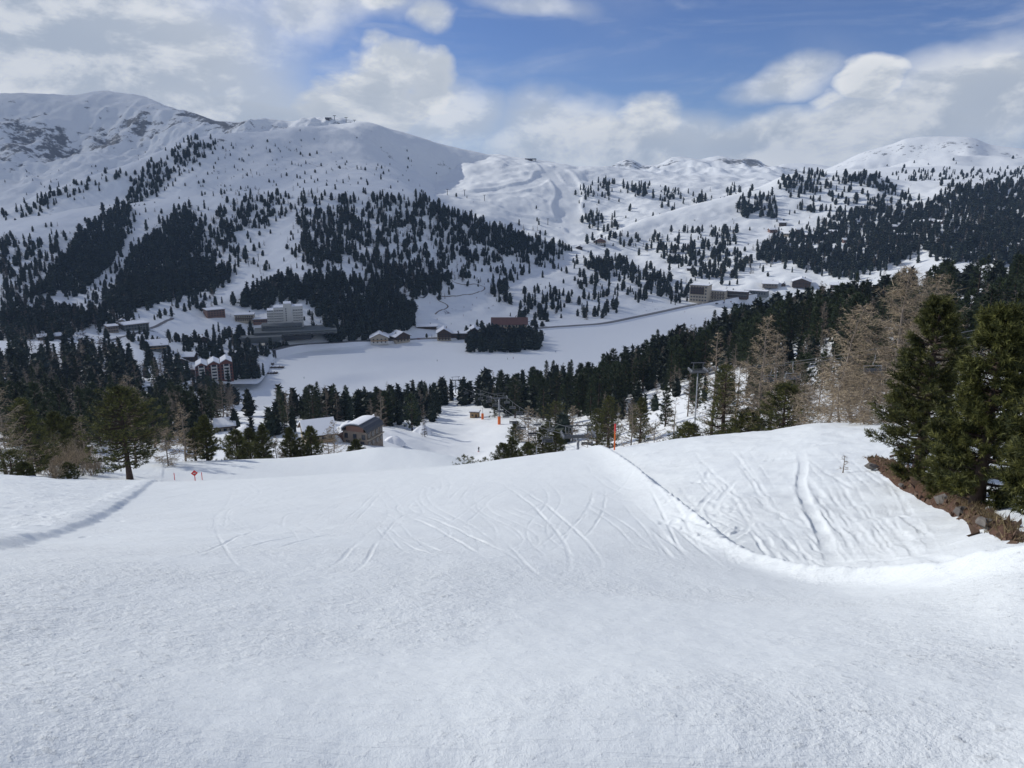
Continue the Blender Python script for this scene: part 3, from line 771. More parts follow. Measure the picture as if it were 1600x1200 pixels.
# ---- J: the high flats on the right, and I: the far summits
J = Sheet([
    d_line([(-900, 330, 2150), (1100, 320, 2150), (1200, 310, 2200), (1300, 300, 2250), (1600, 300, 2250), (2500, 300, 2250)]),
    d_line([(-900, 330, 2700), (1100, 300, 2700), (1300, 285, 2700), (1600, 280, 2750), (2500, 280, 2750)]),
    d_line([(-900, 330, 3400), (1100, 290, 3400), (1250, 279, 3400), (1330, 268, 3400), (1380, 264, 3500), (1500, 262, 3500), (1600, 261, 3500), (2500, 262, 3500)]),
    [(x, y_of(x, r*SC, z), r*SC) for x, r, z in ((-900, 4000, -300), (1100, 4000, -20), (1600, 4000, 20), (2500, 4000, 20))],
], noise=lambda X, Y, u: 6*fbm(X*0.004, Y*0.004, 5)*np.clip(u, 0, 1))
J.build('high_flats', M_FAR, 200, 80, a0=8, a1=45)
I1 = Sheet([
    d_line([(-900, 400, 3300), (900, 300, 3300), (960, 290, 3400), (1100, 285, 3500), (1250, 285, 3500), (1400, 290, 3500), (2500, 400, 3500)]),
    d_line([(-900, 400, 4000), (900, 290, 4000), (980, 272, 4000), (1060, 262, 4000), (1130, 262, 4000), (1180, 266, 4000), (1250, 272, 4000), (1400, 285, 4000), (2500, 400, 4000)]),
    d_line([(-900, 400, 4500), (850, 300, 4500), (935, 272, 4500), (960, 258, 4500), (985, 250, 4500), (1005, 258, 4500), (1025, 258, 4500), (1055, 247, 4500), (1090, 249, 4500), (1125, 243, 4500), (1150, 250, 4500), (1180, 250, 4500), (1205, 262, 4500), (1225, 256, 4500), (1250, 254, 4500), (1290, 261, 4500), (1340, 275, 4500), (2500, 400, 4500)]),
    d_line([(-900, 420, 5200), (850, 340, 5200), (1300, 300, 5200), (2500, 420, 5200)]),
], noise=lambda X, Y, u: (18*fbm(X*0.004, Y*0.004, 5, 0.55) + 40*(ridged(X*0.004, Y*0.002, 4)-0.45))*np.clip(u, 0, 1)*np.where(u < 2, np.clip((2.1-u)*1.2, 0.15, 1), 0.3))
I1.build('distant_summits', M_ROCKY, 240, 90, a0=0, a1=28, rock=lambda X, Y, z, u: 0.05 + 0.34*np.exp(-((u-1.5)/0.4)**2)*np.clip(0.4+1.4*fbm(X*0.003, Y*0.003, 3), 0, 1))
I2 = Sheet([
    d_line([(-900, 400, 3300), (1200, 300, 3300), (1600, 290, 3300), (2500, 290, 3300)]),
    d_line([(-900, 400, 3650), (1200, 300, 3650), (1300, 275, 3650), (1380, 262, 3650), (1440, 248, 3650), (1490, 241, 3650), (1550, 246, 3700), (1620, 252, 3700), (2500, 260, 3700)]),
    d_line([(-900, 410, 3900), (1200, 310, 3900), (1300, 275, 3850), (1400, 262, 3850), (1500, 255, 3850), (1600, 262, 3900), (2500, 270, 3900)]),
    d_line([(-900, 400, 4300), (1200, 300, 4300), (1280, 268, 4300), (1310, 256, 4300), (1345, 240, 4300), (1395, 224, 4300), (1420, 215, 4300), (1450, 213, 4300), (1510, 214, 4300), (1550, 226, 4300), (1590, 232, 4300), (1650, 240, 4300), (1800, 236, 4300), (2500, 280, 4300)]),
    d_line([(-900, 420, 5200), (1300, 300, 5200), (1600, 290, 5200), (2500, 320, 5200)]),
], noise=lambda X, Y, u: (14*fbm(X*0.004, Y*0.004, 5, 0.55) + 22*(ridged(X*0.003, Y*0.002, 4)-0.45))*np.clip(u*0.8, 0, 1)*np.where(u < 3, np.clip((3.1-u)*1.2, 0.15, 1), 0.3))
I2.build('white_mountain', M_ROCKY, 220, 90, a0=14, a1=45, rock=lambda X, Y, z, u: 0.0 + 0.22*np.exp(-((u-2.6)/0.3)**2))
# ------------------------------------------------------------------ trees
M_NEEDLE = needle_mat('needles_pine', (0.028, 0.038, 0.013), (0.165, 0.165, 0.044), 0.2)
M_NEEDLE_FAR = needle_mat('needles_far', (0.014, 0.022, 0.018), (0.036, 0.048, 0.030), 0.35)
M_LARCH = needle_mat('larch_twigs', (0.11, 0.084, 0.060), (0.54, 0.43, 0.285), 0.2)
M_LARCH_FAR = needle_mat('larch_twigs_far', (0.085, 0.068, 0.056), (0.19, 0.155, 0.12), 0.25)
M_BARK = simple('bark', (0.085, 0.060, 0.048), 0.9, 0.5, 6)
M_BARK_PALE = simple('bark_pale', (0.24, 0.20, 0.165), 0.9, 0.4, 6)

def unit(v): return v/np.maximum(np.linalg.norm(v, axis=-1, keepdims=True), 1e-9)
def tri_blades(P, Dr, K, length, width, spread, g, curl=0.0, lenvar=0.35):
    """K thin blades at every point P, about direction Dr"""
    n = len(P)
    d = unit(np.repeat(Dr, K, 0) + g.normal(0, spread, (n*K, 3)))
    b = np.repeat(P, K, 0)
    L = length*(1 + g.uniform(-lenvar, lenvar, (n*K, 1)))
    if np.ndim(width) == 0: W = np.full((n*K, 1), width)
    side = unit(np.cross(d, g.normal(0, 1, (n*K, 3))))
    v0 = b - side*W/2; v1 = b + side*W/2; v2 = b + d*L
    v2[:, 2] += curl*L[:, 0]
    V = np.stack([v0, v1, v2], 1).reshape(-1, 3)
    tone = np.repeat(np.clip(np.repeat(g.uniform(0, 1, n), K) + g.normal(0, 0.15, n*K), 0, 1), 3)
    return V, tone
def brush_tufts(P, Dr, K, twig, nlen, nwid, g):
    """short twigs set all round with stiff needles"""
    n = len(P); d = unit(np.repeat(Dr + g.normal(0, 0.22, (n, 3)), K, 0)); u = g.uniform(0, 1, (n*K, 1))
    rad = unit(np.cross(d, g.normal(0, 1, (n*K, 3))))
    b = np.repeat(P, K, 0) + d*twig*u; q = unit(d*(0.55+0.5*u) + rad); L = nlen*g.uniform(0.75, 1.2, (n*K, 1))
    side = unit(np.cross(q, g.normal(0, 1, (n*K, 3))))
    V = np.stack([b - side*nwid/2, b + side*nwid/2, b + q*L], 1).reshape(-1, 3)
    tone = np.repeat(np.clip(np.repeat(g.uniform(0, 1, n)**1.3, K) + 0.30*(u[:, 0]-0.5) + g.normal(0, 0.12, n*K), 0, 1), 3)
    return V, tone
def crown_mesh(name, blades, mat):
    V = np.concatenate([b[0] for b in blades]); T = np.concatenate([b[1] for b in blades])
    F = np.arange(len(V)).reshape(-1, 3)
    return mesh_np(name, V, F, mat, False, {'tone': T})
def prof_stone(t, w): return w*(1-t)**0.60*np.minimum(1, 0.50 + t*2.4)*1.12
def prof_round(t, w): return w*(1-t**2.6)**0.75*np.minimum(1, 0.72 + t*1.6)
def prof_spruce(t, w): return w*(1-t)**0.88*np.minimum(1, 0.7 + t*4)

def conifer(h, w, base, prof, nb, nt, K, blen, bwid, seed, trunk_r, lean=0.0, twig_up=0.35, gap=0.0, spread=0.55, inner=0.25, droop=-0.05, rough=0.55, brush=None):
    """a needle tree: trunk with limbs, and a crown of needle tufts carried on the limbs"""
    g = np.random.default_rng(seed)
    mb = MB()
    zs = np.linspace(0, h*0.97, 7)
    mb.tube([(lean*h*(z/h)**2*0.3 + g.normal(0, 0.012*h/10), g.normal(0, 0.012*h/10), z) for z in zs], [max(0.02, trunk_r*(1-0.93*z/h)*(1.25 if i == 0 else 1)) for i, z in enumerate(zs)], 8)
    Ps, Ds = [], []
    for i in range(nb):
        t = (i+0.5+g.uniform(-.4, .4))/nb
        t = t**0.92
        z = base*h + t*(1-base)*h*0.985
        L = float(prof(np.array(t), w))*g.uniform(0.68, 1.14)
        az = i*2.39996 + g.uniform(-.5, .5)
        L *= 1 + rough*float(perlin(np.array([math.cos(az)*1.3 + seed*3.1]), np.array([math.sin(az)*1.3 + t*5.5]))[0])
        L = max(L, 0.05*w)
        el = droop + 0.30*t + g.uniform(-.12, .12)
        dh = np.array([math.cos(az), math.sin(az)])
        u = np.linspace(0, 1, 5)
        rad = u*L*math.cos(el); hz = z + u*L*math.sin(el) + (u**2)*L*0.16 - 0.10*L*u*(1-u)
        pts = [(dh[0]*rr, dh[1]*rr, zz) for rr, zz in zip(rad, hz)]
        if L > 0.35: mb.tube(pts, [max(0.008, trunk_r*0.26*(1-0.85*uu)*min(1, L/w+0.2)) for uu in u], 3, False)
        n = max(3, int(nt*(0.35+0.65*L/w)))
        uu = g.uniform(inner, 1.0, n)**0.8
        side = g.uniform(-1, 1, n)*L*0.30*(1.15-uu)
        vert = g.uniform(-0.03, 0.11, n)*L
        px = dh[0]*uu*L*math.cos(el) - dh[1]*side; py = dh[1]*uu*L*math.cos(el) + dh[0]*side
        pz = z + uu*L*math.sin(el) + uu**2*L*0.16 - 0.1*L*uu*(1-uu) + vert
        Ps.append(np.stack([px, py, pz], 1))
        dd = np.stack([np.full(n, dh[0]) - dh[1]*np.sign(side)*0.5, np.full(n, dh[1]) + dh[0]*np.sign(side)*0.5, np.full(n, twig_up) + g.uniform(-.1, .5, n)], 1)
        Ds.append(unit(dd))
    # leader
    Ps.append(np.stack([g.normal(0, 0.06*w*0.5, 8), g.normal(0, 0.06*w*0.5, 8), np.linspace(h*0.90, h*0.985, 8)], 1)); Ds.append(np.tile([[0, 0, 1.0]], (8, 1)))
    P = np.concatenate(Ps); Dd = np.concatenate(Ds)
    if gap > 0:
        keep = perlin(P[:, 0]*1.1/w*2 + seed, P[:, 2]*1.3/w*2 + P[:, 1]) > -0.5 + gap
        P, Dd = P[keep], Dd[keep]
    if brush: return mb, [brush_tufts(P, Dd, K, *brush, g)]
    return mb, [tri_blades(P, Dd, K, blen, bwid, spread, g)]

def larch(h, w, base, nb, ntw, seed, trunk_r, tw=0.03, sub=3, curve=0.0, upswing=0.3, twl=0.9):
    """a leafless larch: trunk, long whippy limbs and fine hanging twigs"""
    g = np.random.default_rng(seed)
    mb = MB()
    zs = np.linspace(0, h, 8)
    cx = [curve*h*0.12*math.sin(z/h*3.0) + g.normal(0, 0.006*h) for z in zs]
    mb.tube([(x, 0, z) for x, z in zip(cx, zs)], [max(0.015, trunk_r*(1-0.95*z/h)) for z in zs], 7)
    V, T = [], []
    for i in range(nb):
        t = ((i+g.uniform(0, 1))/nb)
        z = (base + (1-base)*t)*h*0.985
        x0 = np.interp(z, zs, cx)
        L = w*((1-t)**0.75*min(1, 0.6+t*2.5) + 0.05)*g.uniform(0.6, 1.15)
        az = g.uniform(0, 2*math.pi)
        dh = np.array([math.cos(az), math.sin(az)])
        e0 = g.uniform(-0.12, 0.30) + 0.4*t
        u = np.linspace(0, 1, 6)
        rad = L*u; hz = z + L*(math.tan(e0)*u - 0.38*u*(1-t)*u*(1-u)*2.2 + upswing*0.5*u**3)
        wig = np.cumsum(g.normal(0, 0.03*L, 6)); wig -= wig[0]
        pts = np.stack([x0 + dh[0]*rad - dh[1]*wig, dh[1]*rad + dh[0]*wig, hz], 1)
        mb.tube(pts, [max(tw*0.45, trunk_r*0.20*(1-0.9*q)*min(1.0, L/w+0.25)) for q in u], 3, False)
        n = max(3, int(ntw*(0.3+0.7*L/w)))
        q = g.uniform(0.12, 1, n)
        P = np.stack([np.interp(q, u, pts[:, k]) for k in range(3)], 1)
        sd = g.choice([-1, 1], n)
        Dr = unit(np.stack([dh[0]*0.8 - dh[1]*sd*0.9, dh[1]*0.8 + dh[0]*sd*0.9, g.uniform(-0.75, 0.35, n)], 1) + g.normal(0, 0.25, (n, 3)))
        ln = (twl*(0.4+0.6*L/w))
        v, tn = tri_blades(P, Dr, 1, ln, tw, 0.1, g, 0.0, 0.5); V.append(v); T.append(tn)
        # twigs on the twigs
        k = sub
        f = g.uniform(0.2, 0.95, (n, k, 1))
        P2 = (P[:, None] + Dr[:, None]*ln*f).reshape(-1, 3)
        D2 = unit(np.repeat(Dr, k, 0) + g.normal(0, 0.7, (n*k, 3)) + np.array([0, 0, 0.1]))
        v, tn = tri_blades(P2, D2, 1, ln*0.42, tw*0.7, 0.1, g, 0.0, 0.5); V.append(v); T.append(tn)
    return mb, [(np.concatenate(V), np.concatenate(T))]

def shrub(h, w, ns, seed, tw=0.025):
    g = np.random.default_rng(seed); mb = MB(); V, T = [], []
    for i in range(ns):
        az = g.uniform(0, 2*math.pi); tilt = g.uniform(0.05, 0.6)
        L = h*g.uniform(0.55, 1.05)
        d = np.array([math.cos(az)*math.sin(tilt), math.sin(az)*math.sin(tilt), math.cos(tilt)])
        b = np.array([g.normal(0, w*0.18), g.normal(0, w*0.18), -0.1])
        pts = [b, b + d*L*0.5 + g.normal(0, .03, 3)*h, b + d*L + np.array([0, 0, 0.1*L])]
        mb.tube(pts, [tw*0.9, tw*0.6, tw*0.25], 3, False)
        n = 26; q = g.uniform(0.15, 1, n)[:, None]
        P = b + d*L*q
        Dr = unit(np.tile(d, (n, 1)) + g.normal(0, 0.55, (n, 3)))
        v, tn = tri_blades(P, Dr, 1, h*0.28, tw*0.8, 0.1, g, 0, .5); V.append(v); T.append(tn)
        P2 = P + Dr*h*0.28*g.uniform(.3, .9, (n, 1)); v, tn = tri_blades(P2, unit(Dr+g.normal(0, .6, (n, 3))), 2, h*0.14, tw*0.55, 0.2, g, 0, .5); V.append(v); T.append(tn)
    return mb, [(np.concatenate(V), np.concatenate(T))]

def put_tree(kind, gen, P, label, group=None, mats=None, rz=None):
    mb, bl = gen
    t = empty(kind, P, rz if rz is not None else rnd.uniform(0, 6.28), label, 'tree' if kind != 'bare_shrub' else 'shrub', group)
    mb.build('trunk', mats[0], t, True)
    link(bpy.data.objects.new('crown', crown_mesh('crown', bl, mats[1])), t)
    return t
PM = (M_BARK, M_NEEDLE); LM = (M_BARK_PALE, M_LARCH)

def ground_near(X, Y):
    za = A.at(X, Y)[0]; zb = B.at(X, Y)[0]; r = math.hypot(X, Y); az = math.atan2(X, Y)
    if r > np.interp(az, A.az, A.R[-1]): return zb
    if r < np.interp(az, B.az, B.R[0]): return za
    return max(za, zb)
def stand(x, r, ybase=690):
    """ground point below photo column x at distance r, and the height to reach a given row"""
    X, Y, _ = unproject(x, ybase, r)
    return float(X), float(Y), float(ground_near(float(X), float(Y)))
def top_z(P, ytop):
    """height at which the vertical through P crosses photo row ytop"""
    yc = -(ytop-600)/FPX
    # (Y s + z c) = yc (Y c - z s)
    s, c = math.sin(PITCH), math.cos(PITCH)
    return P[1]*(yc*c - s)/(c + yc*s)
def px_col(P, x):
    return P

HERO = [
    # kind, x, row of the top, distance, row of the foot (for the column), width/height, options, label
    ('pine', 203, 604, None, 749, 0.36, dict(prof='round', nb=150, nt=26, K=18, base=0.15, gap=0.05), 'big round-topped stone pine with bare lower trunk standing alone left of the piste'),
    ('pine', 1432, 460, None, 754, 0.19, dict(prof='stone', nb=150, nt=40, K=22, base=0.04, gap=0.12), 'tall dense pine on the brown soil bank, first to the right of the tan larches'),
    ('pine', 1524, 473, None, 800, 0.185, dict(prof='stone', nb=140, nt=42, K=22, base=0.07, gap=0.22), 'yellow-green pine with a slim top near the right edge above the soil bank'),
    ('pine', 1640, 480, None, 815, 0.22, dict(prof='stone', nb=140, nt=38, K=22, base=0.05, gap=0.12), 'dark pine cut off by the right edge of the view'),
    ('pine', 1482, 675, None, 780, 0.36, dict(prof='stone', nb=70, nt=22, K=14, base=0.05), 'low bushy pine filling the gap between the two tall pines on the bank'),
    ('larch', 8, 592, 80, 720, 0.34, dict(nb=80, ntw=34, curve=0.3), 'bare larch with long level limbs at the left edge'),
    ('pine', 46, 622, 98, 715, 0.26, dict(), 'dark pine close behind the bare larch at the left edge'),
    ('pine', 92, 642, 118, 710, 0.30, dict(), 'dark round pine left of the small bare larch behind the bank'),
    ('pine', 118, 650, 124, 710, 0.28, dict(), 'dark pine just behind the small bare larch on the left'),
    ('larch', 134, 645, 106, 715, 0.22, dict(nb=50, ntw=20), 'small grey-tan larch between dark pines left of the big stone pine'),
    ('larch', 212, 583, 122, 720, 0.26, dict(nb=80, ntw=34), 'tall brownish larch behind the big round-topped stone pine'),
    ('larch', 262, 664, 114, 720, 0.36, dict(nb=60, ntw=26), 'short bushy larch just right of the big stone pine'),
    ('larch', 290, 627, 122, 720, 0.25, dict(nb=60, ntw=24), 'slender grey larch behind the short bushy larch'),
    ('pine', 325, 648, 126, 720, 0.24, dict(), 'dark pine behind the red marker poles'),
    ('pine', 306, 668, 124, 720, 0.26, dict(), 'small dark pine under the slender grey larch'),
    ('pine', 372, 671, 134, 720, 0.40, dict(), 'broad green pine on the left end of the row below the piste edge'),
    ('pine', 392, 668, 142, 720, 0.28, dict(), 'dark pine overlapping the broad green pine below the piste edge'),
    ('pine', 413, 663, 138, 720, 0.24, dict(), 'slim pine in the row below the piste edge left of a thin larch'),
    ('larch', 433, 680, 138, 720, 0.30, dict(nb=40, ntw=20), 'thin tan larch in the row of pines below the piste edge'),
    ('pine', 455, 667, 140, 720, 0.26, dict(), 'dark pine right of the thin tan larch in the row'),
    ('pine', 470, 684, 140, 720, 0.34, dict(), 'lowest dark pine of the row below the piste edge'),
    ('pine', 487, 665, 142, 715, 0.30, dict(), 'dark pine standing in front of the snowy-roofed house'),
    ('larch', 524, 655, 150, 712, 0.30, dict(nb=50, ntw=24), 'tan larch just left of the grey stone house'),
    ('larch', 512, 668, 146, 712, 0.30, dict(nb=40, ntw=20), 'small larch between the snowy-roofed house and the stone house'),
    ('pine', 556, 686, 160, 705, 0.34, dict(), 'small dark pine in front of the grey stone house'),
    ('pine', 786, 692, 150, 722, 0.40, dict(), 'low rounded pine behind the dip in the roll'),
    ('pine', 800, 683, 156, 722, 0.28, dict(), 'pointed pine beside the dip in the roll'),
    ('pine', 824, 690, 150, 722, 0.36, dict(), 'low pine right of the pointed pine by the dip'),
    ('pine', 848, 664, 162, 718, 0.30, dict(), 'dark pine below the larches by the chairlift'),
    ('pine', 868, 672, 158, 718, 0.30, dict(), 'dark pine left of the double-armed lift tower'),
    ('pine', 868, 627, 240, 680, 0.42, dict(prof='round'), 'large round dark pine above the lift cables'),
    ('larch', 826, 633, 225, 680, 0.36, dict(nb=60, ntw=26), 'grey larch beside the lift tower with the orange foot'),
    ('larch', 838, 645, 215, 688, 0.42, dict(nb=50, ntw=24), 'bushy grey larch on the edge of the lower piste'),
    ('larch', 895, 632, 230, 670, 0.34, dict(nb=50, ntw=22), 'tan larch in front of the dark wood above the lift tower'),
    ('pine', 806, 658, 245, 680, 0.40, dict(), 'small lone pine on the edge of the lower piste'),
    ('larch', 918, 672, 112, 705, 0.34, dict(nb=40, ntw=20), 'short tan larch beside the double-armed lift tower'),
    ('pine', 950, 618, 175, 700, 0.30, dict(), 'tall dark pine left of the orange pole'),
    ('pine', 932, 638, 180, 700, 0.30, dict(), 'dark pine in the group left of the orange pole'),
    ('larch', 985, 630, 104, 700, 0.40, dict(nb=70, ntw=30), 'sunlit tan larch just right of the orange pole'),
    ('larch', 1022, 655, 98, 695, 0.40, dict(nb=50, ntw=24), 'low tan larch beyond the crest right of the orange pole'),
    ('larch', 1053, 620, 110, 690, 0.20, dict(nb=36, ntw=12), 'thin sparse larch standing on the crest line'),
    ('pine', 1000, 620, 165, 690, 0.28, dict(), 'dark pine behind the sunlit larch by the orange pole'),
    ('pine', 1075, 660, 86, 690, 0.40, dict(), 'small green pine on the crest line'),
    ('pine', 1128, 568, 84, 690, 0.27, dict(nb=110, nt=22, K=12), 'green pine in front of a tan larch on the crest'),
    ('larch', 1110, 513, 92, 690, 0.17, dict(nb=80, ntw=28), 'slim tan larch rising behind the green pine on the crest'),
    ('larch', 1186, 487, 80, 685, 0.235, dict(nb=130, ntw=40), 'cone-shaped golden larch right of the green pine'),
    ('larch', 1200, 515, 84, 685, 0.24, dict(nb=90, ntw=34), 'second trunk of larch close behind the golden one'),
    ('pine', 1222, 598, 76, 680, 0.40, dict(), 'dark low pine in the shade right of the golden larch'),
    ('pine', 1168, 640, 80, 684, 0.45, dict(), 'dark bushy pine under the golden larch'),
    ('larch', 1282, 560, 66, 676, 0.40, dict(nb=70, ntw=30, curve=1), 'wide tangled larch spreading over the crest'),
    ('larch', 1335, 470, 60, 676, 0.34, dict(nb=100, ntw=40, curve=-1), 'dense tangled tan larch left of the tallest larch'),
    ('larch', 1392, 412, 56, 676, 0.38, dict(nb=150, ntw=56, curve=0.8), 'tallest tan larch with crooked crown beside the dark pine'),
    ('larch', 1440, 425, 60, 690, 0.34, dict(nb=110, ntw=44, curve=-0.6), 'crooked larch whose crown reaches over the dark pine'),
    ('larch', 1350, 590, 50, 676, 0.5, dict(nb=60, ntw=30, curve=1), 'low larch with twigs hanging over the snow'),
    ('larch', 1262, 600, 70, 676, 0.45, dict(nb=60, ntw=26, curve=-0.5), 'low bushy larch at the left end of the tangled larch group'),
    ('larch', 1310, 570, 55, 676, 0.42, dict(nb=60, ntw=26, curve=0.5), 'round-headed larch in the front of the tangled larch group'),
    ('larch', 1420, 520, 46, 690, 0.36, dict(nb=60, ntw=28, curve=-0.5), 'greyish larch squeezed between the tallest larch and the dark pine'),
    ('larch', 1150, 560, 88, 685, 0.30, dict(nb=80, ntw=34, curve=0.2), 'medium larch between the green pine and the golden larch'),
    ('larch', 1235, 560, 84, 680, 0.28, dict(nb=80, ntw=34, curve=0.2), 'faint brown larch behind the dark low pine'),
    ('larch', 1510, 530, 58, 700, 0.35, dict(nb=70, ntw=30), 'grey larch seen between the two tall pines'),
    ('larch', 1590, 505, 62, 700, 0.3, dict(nb=70, ntw=30), 'tan larch behind the right-edge pines under the cables'),
    ('pine', 20, 704, 74, 745, 0.75, dict(base=0.0), 'low spreading pine bush on the left bank'),
    ('pine', 108, 722, 76, 748, 0.60, dict(base=0.0), 'knee-high young pine on the left bank'),
    ('pine', 38, 722, 74, 745, 0.8, dict(base=0.0), 'snow-dusted pine bush at the rim of the left bank'),
]
def build_heroes():
    for i, (kind, x, yt, r, yb, wf, op, lab) in enumerate(HERO):
        if r is None:
            P = A.hit(x, yb)[0]; P = tuple(P)
        else: P = stand(x, r, yb)
        h = top_z(P, yt) - P[2]
        if h < 0.5: print('HERO short', i, kind, x, h); continue
        w = h*wf*(1.12 if kind == 'pine' else 1.1)
        dist = math.hypot(P[0], P[1])
        if kind == 'pine':
            pf = {'stone': prof_stone, 'round': prof_round}[op.get('prof', 'stone')]
            near = dist < 60
            bl = min(0.40, max(0.24, 0.0030*dist + 0.15)) if h > 3 else 0.22
            bw = bl*(0.075 if near else 0.11)
            big = h > 6
            gen = conifer(h, w, op.get('base', 0.05), pf, op.get('nb', 120 if big else 60), op.get('nt', 26 if big else 16), op.get('K', 12), bl, bw, 100+i, 0.028*h+0.04, inner=0.34 if near else 0.22, spread=0.5, gap=op.get('gap', 0.0), brush=(0.30, 0.13, 0.024) if near and h > 3 else ((0.42, 0.22, 0.05) if dist < 100 and h > 6 else None))
            t = put_tree('pine_tree', gen, (P[0], P[1], P[2]-0.15), lab, None, PM)
        else:
            tw = max(0.030, 0.00050*dist)
            gen = larch(h, w, 0.06, int(op.get('nb', 70)*0.85), int(op.get('ntw', 26)*0.85), 300+i, 0.014*h+0.03, tw, 2, op.get('curve', 0.15), twl=min(1.0, 0.26*w+0.25))
            t = put_tree('larch_tree', gen, (P[0], P[1], P[2]-0.15), lab, None, LM)
build_heroes()
# ---- mid-distance trees: a few grown once, then copied tree by tree
def variant(kind, seed):
    if kind == 'pine_tree': mb, bl = conifer(10, 2.1+0.4*(seed % 3), 0.06, prof_stone if seed % 2 else prof_round, 46, 12, 8, 0.62, 0.13, 500+seed, 0.22, inner=0.15)
    elif kind == 'spruce_tree': mb, bl = conifer(10, 1.75+0.2*(seed % 3), 0.05, prof_spruce, 52, 9, 8, 0.6, 0.12, 600+seed, 0.18, droop=-0.3, twig_up=0.0, inner=0.12)
    else: mb, bl = larch(10, 1.9+0.3*(seed % 3), 0.08, 44, 14, 700+seed, 0.15, 0.075, 2, 0.15, twl=0.8)
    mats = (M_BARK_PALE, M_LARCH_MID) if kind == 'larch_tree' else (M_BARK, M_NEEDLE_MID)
    return mb.mesh('trunk', mats[0], True), crown_mesh('crown', bl, mats[1])
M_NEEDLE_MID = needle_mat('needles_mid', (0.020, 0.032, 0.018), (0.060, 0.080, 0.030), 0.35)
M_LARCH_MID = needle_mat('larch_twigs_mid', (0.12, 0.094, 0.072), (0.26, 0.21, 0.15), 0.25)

def in_poly(px, py, poly):
    c = np.zeros(len(px), bool); n = len(poly)
    for i in range(n):
        x0, y0 = poly[i]; x1, y1 = poly[(i+1) % n]
        if y0 == y1: continue
        m = ((y0 > py) != (y1 > py)) & (px < (x1-x0)*(py-y0)/(y1-y0)+x0)
        c ^= m
    return c
def scatter(sheet, poly, per_px2, g, clump=0.0, cs=14.0, mind=0.0):
    xs = [p[0] for p in poly]; ys = [p[1] for p in poly]
    x0, x1, y0, y1 = min(xs)-12, max(xs)+12, min(ys)-8, max(ys)+8; n = int((x1-x0)*(y1-y0)*per_px2)
    px = g.uniform(x0, x1, n); py = g.uniform(y0, y1, n)
    # a ragged edge: test a jittered copy of the point
    e_ = g.exponential(1.0, n); k = in_poly(px+g.normal(0, 4.5, n)*e_, py+g.normal(0, 3.0, n)*e_, poly)
    if clump > 0: k &= perlin(px/cs+poly[0][0]*.37, py/cs*1.3) > (-0.55 + clump)
    px, py = px[k], py[k]
    P = sheet.hit(px, py); ok = ~np.isnan(P[:, 0])
    return P[ok]

g_b = np.random.default_rng(77)
B_ZONES = [
    # polygon, trees per square pixel, (pine, spruce, larch) shares, height range, clump, group phrase
    ([(0, 556), (60, 548), (150, 550), (270, 572), (330, 600), (395, 632), (370, 668), (290, 692), (0, 696)], 0.0110, (0.32, 0.38, 0.30), (11, 16), 0.12, 'left'),
    ([(0, 660), (150, 668), (300, 668), (350, 690), (300, 705), (0, 705)], 0.004, (0.6, 0.2, 0.2), (8, 12), 0.1, 'left'),
    ([(415, 668), (450, 652), (520, 640), (600, 633), (692, 626), (698, 640), (660, 664), (600, 668), (560, 657), (470, 660)], 0.026, (0.55, 0.25, 0.20), (9, 14), 0.0, 'belt'),
    ([(340, 672), (430, 665), (480, 680), (380, 690)], 0.006, (0.7, 0.1, 0.2), (7, 10), 0.1, 'belt'),
    ([(640, 660), (668, 664), (680, 676), (660, 684), (640, 676)], 0.008, (0.8, 0.0, 0.2), (5, 9), 0.1, 'belt'),
    ([(720, 622), (800, 622), (900, 604), (990, 585), (1090, 560), (1100, 590), (1040, 600), (985, 622), (960, 650), (900, 652), (850, 655), (815, 648), (770, 652), (755, 640), (728, 640)], 0.015, (0.62, 0.28, 0.10), (12, 19), 0.0, 'wood'),
    ([(960, 580), (1090, 545), (1150, 510), (1280, 486), (1330, 480), (1460, 460), (1500, 470), (1480, 486), (1335, 510), (1330, 540), (1240, 545), (1200, 570), (1180, 585), (1100, 575)], 0.016, (0.60, 0.28, 0.12), (13, 19), 0.0, 'wood'),
    ([(1450, 452), (1500, 452), (1620, 452), (1700, 440), (1700, 500), (1600, 490), (1560, 470), (1500, 470)], 0.013, (0.6, 0.3, 0.1), (13, 19), 0.0, 'wood'),
    ([(1280, 500), (1480, 490), (1700, 500), (1700, 560), (1500, 580), (1300, 580)], 0.005, (0.65, 0.2, 0.15), (10, 15), 0.2, 'wood'),
    ([(1085, 585), (1200, 560), (1330, 545), (1480, 560), (1480, 640), (1200, 650), (1090, 650)], 0.0040, (0.5, 0.1, 0.4), (6, 11), 0.1, 'wood'),
    ([(840, 655), (960, 650), (1000, 622), (1060, 605), (1100, 620), (1080, 660), (960, 690), (900, 690), (850, 690)], 0.0035, (0.6, 0.05, 0.35), (6, 12), 0.15, 'wood'),
]
def mid_label(kd, zone, h, p):
    px, py = project(p[0], p[1], p[2]); px = float(px)
    size = 'tall' if h > 15.5 or (zone == 'belt' and h > 12) else ('small' if h < 9.5 else 'middle-sized')
    look = {'pine_tree': 'dark rounded pine', 'spruce_tree': 'dark pointed spruce', 'larch_tree': 'bare brown larch'}[kd]
    if zone == 'left': where = 'in the left slope wood ' + ('at the left edge' if px < 100 else 'above the big stone pine' if px < 250 else 'below the red hotel')
    elif zone == 'belt': where = 'in the tree belt ' + ('behind the snowy-roofed house' if px < 530 else 'behind the stone house' if px < 610 else 'beside the lower piste')
    else: where = 'in the dark wood ' + ('behind the timber hut' if px < 800 else 'above the round pine by the lift' if px < 930 else 'left of the slim larch' if px < 1100 else 'behind the golden larch' if px < 1260 else 'behind the tangled larches' if px < 1480 else 'at the right edge')
    lab = size + ' ' + look + ' ' + where
    return lab, lab
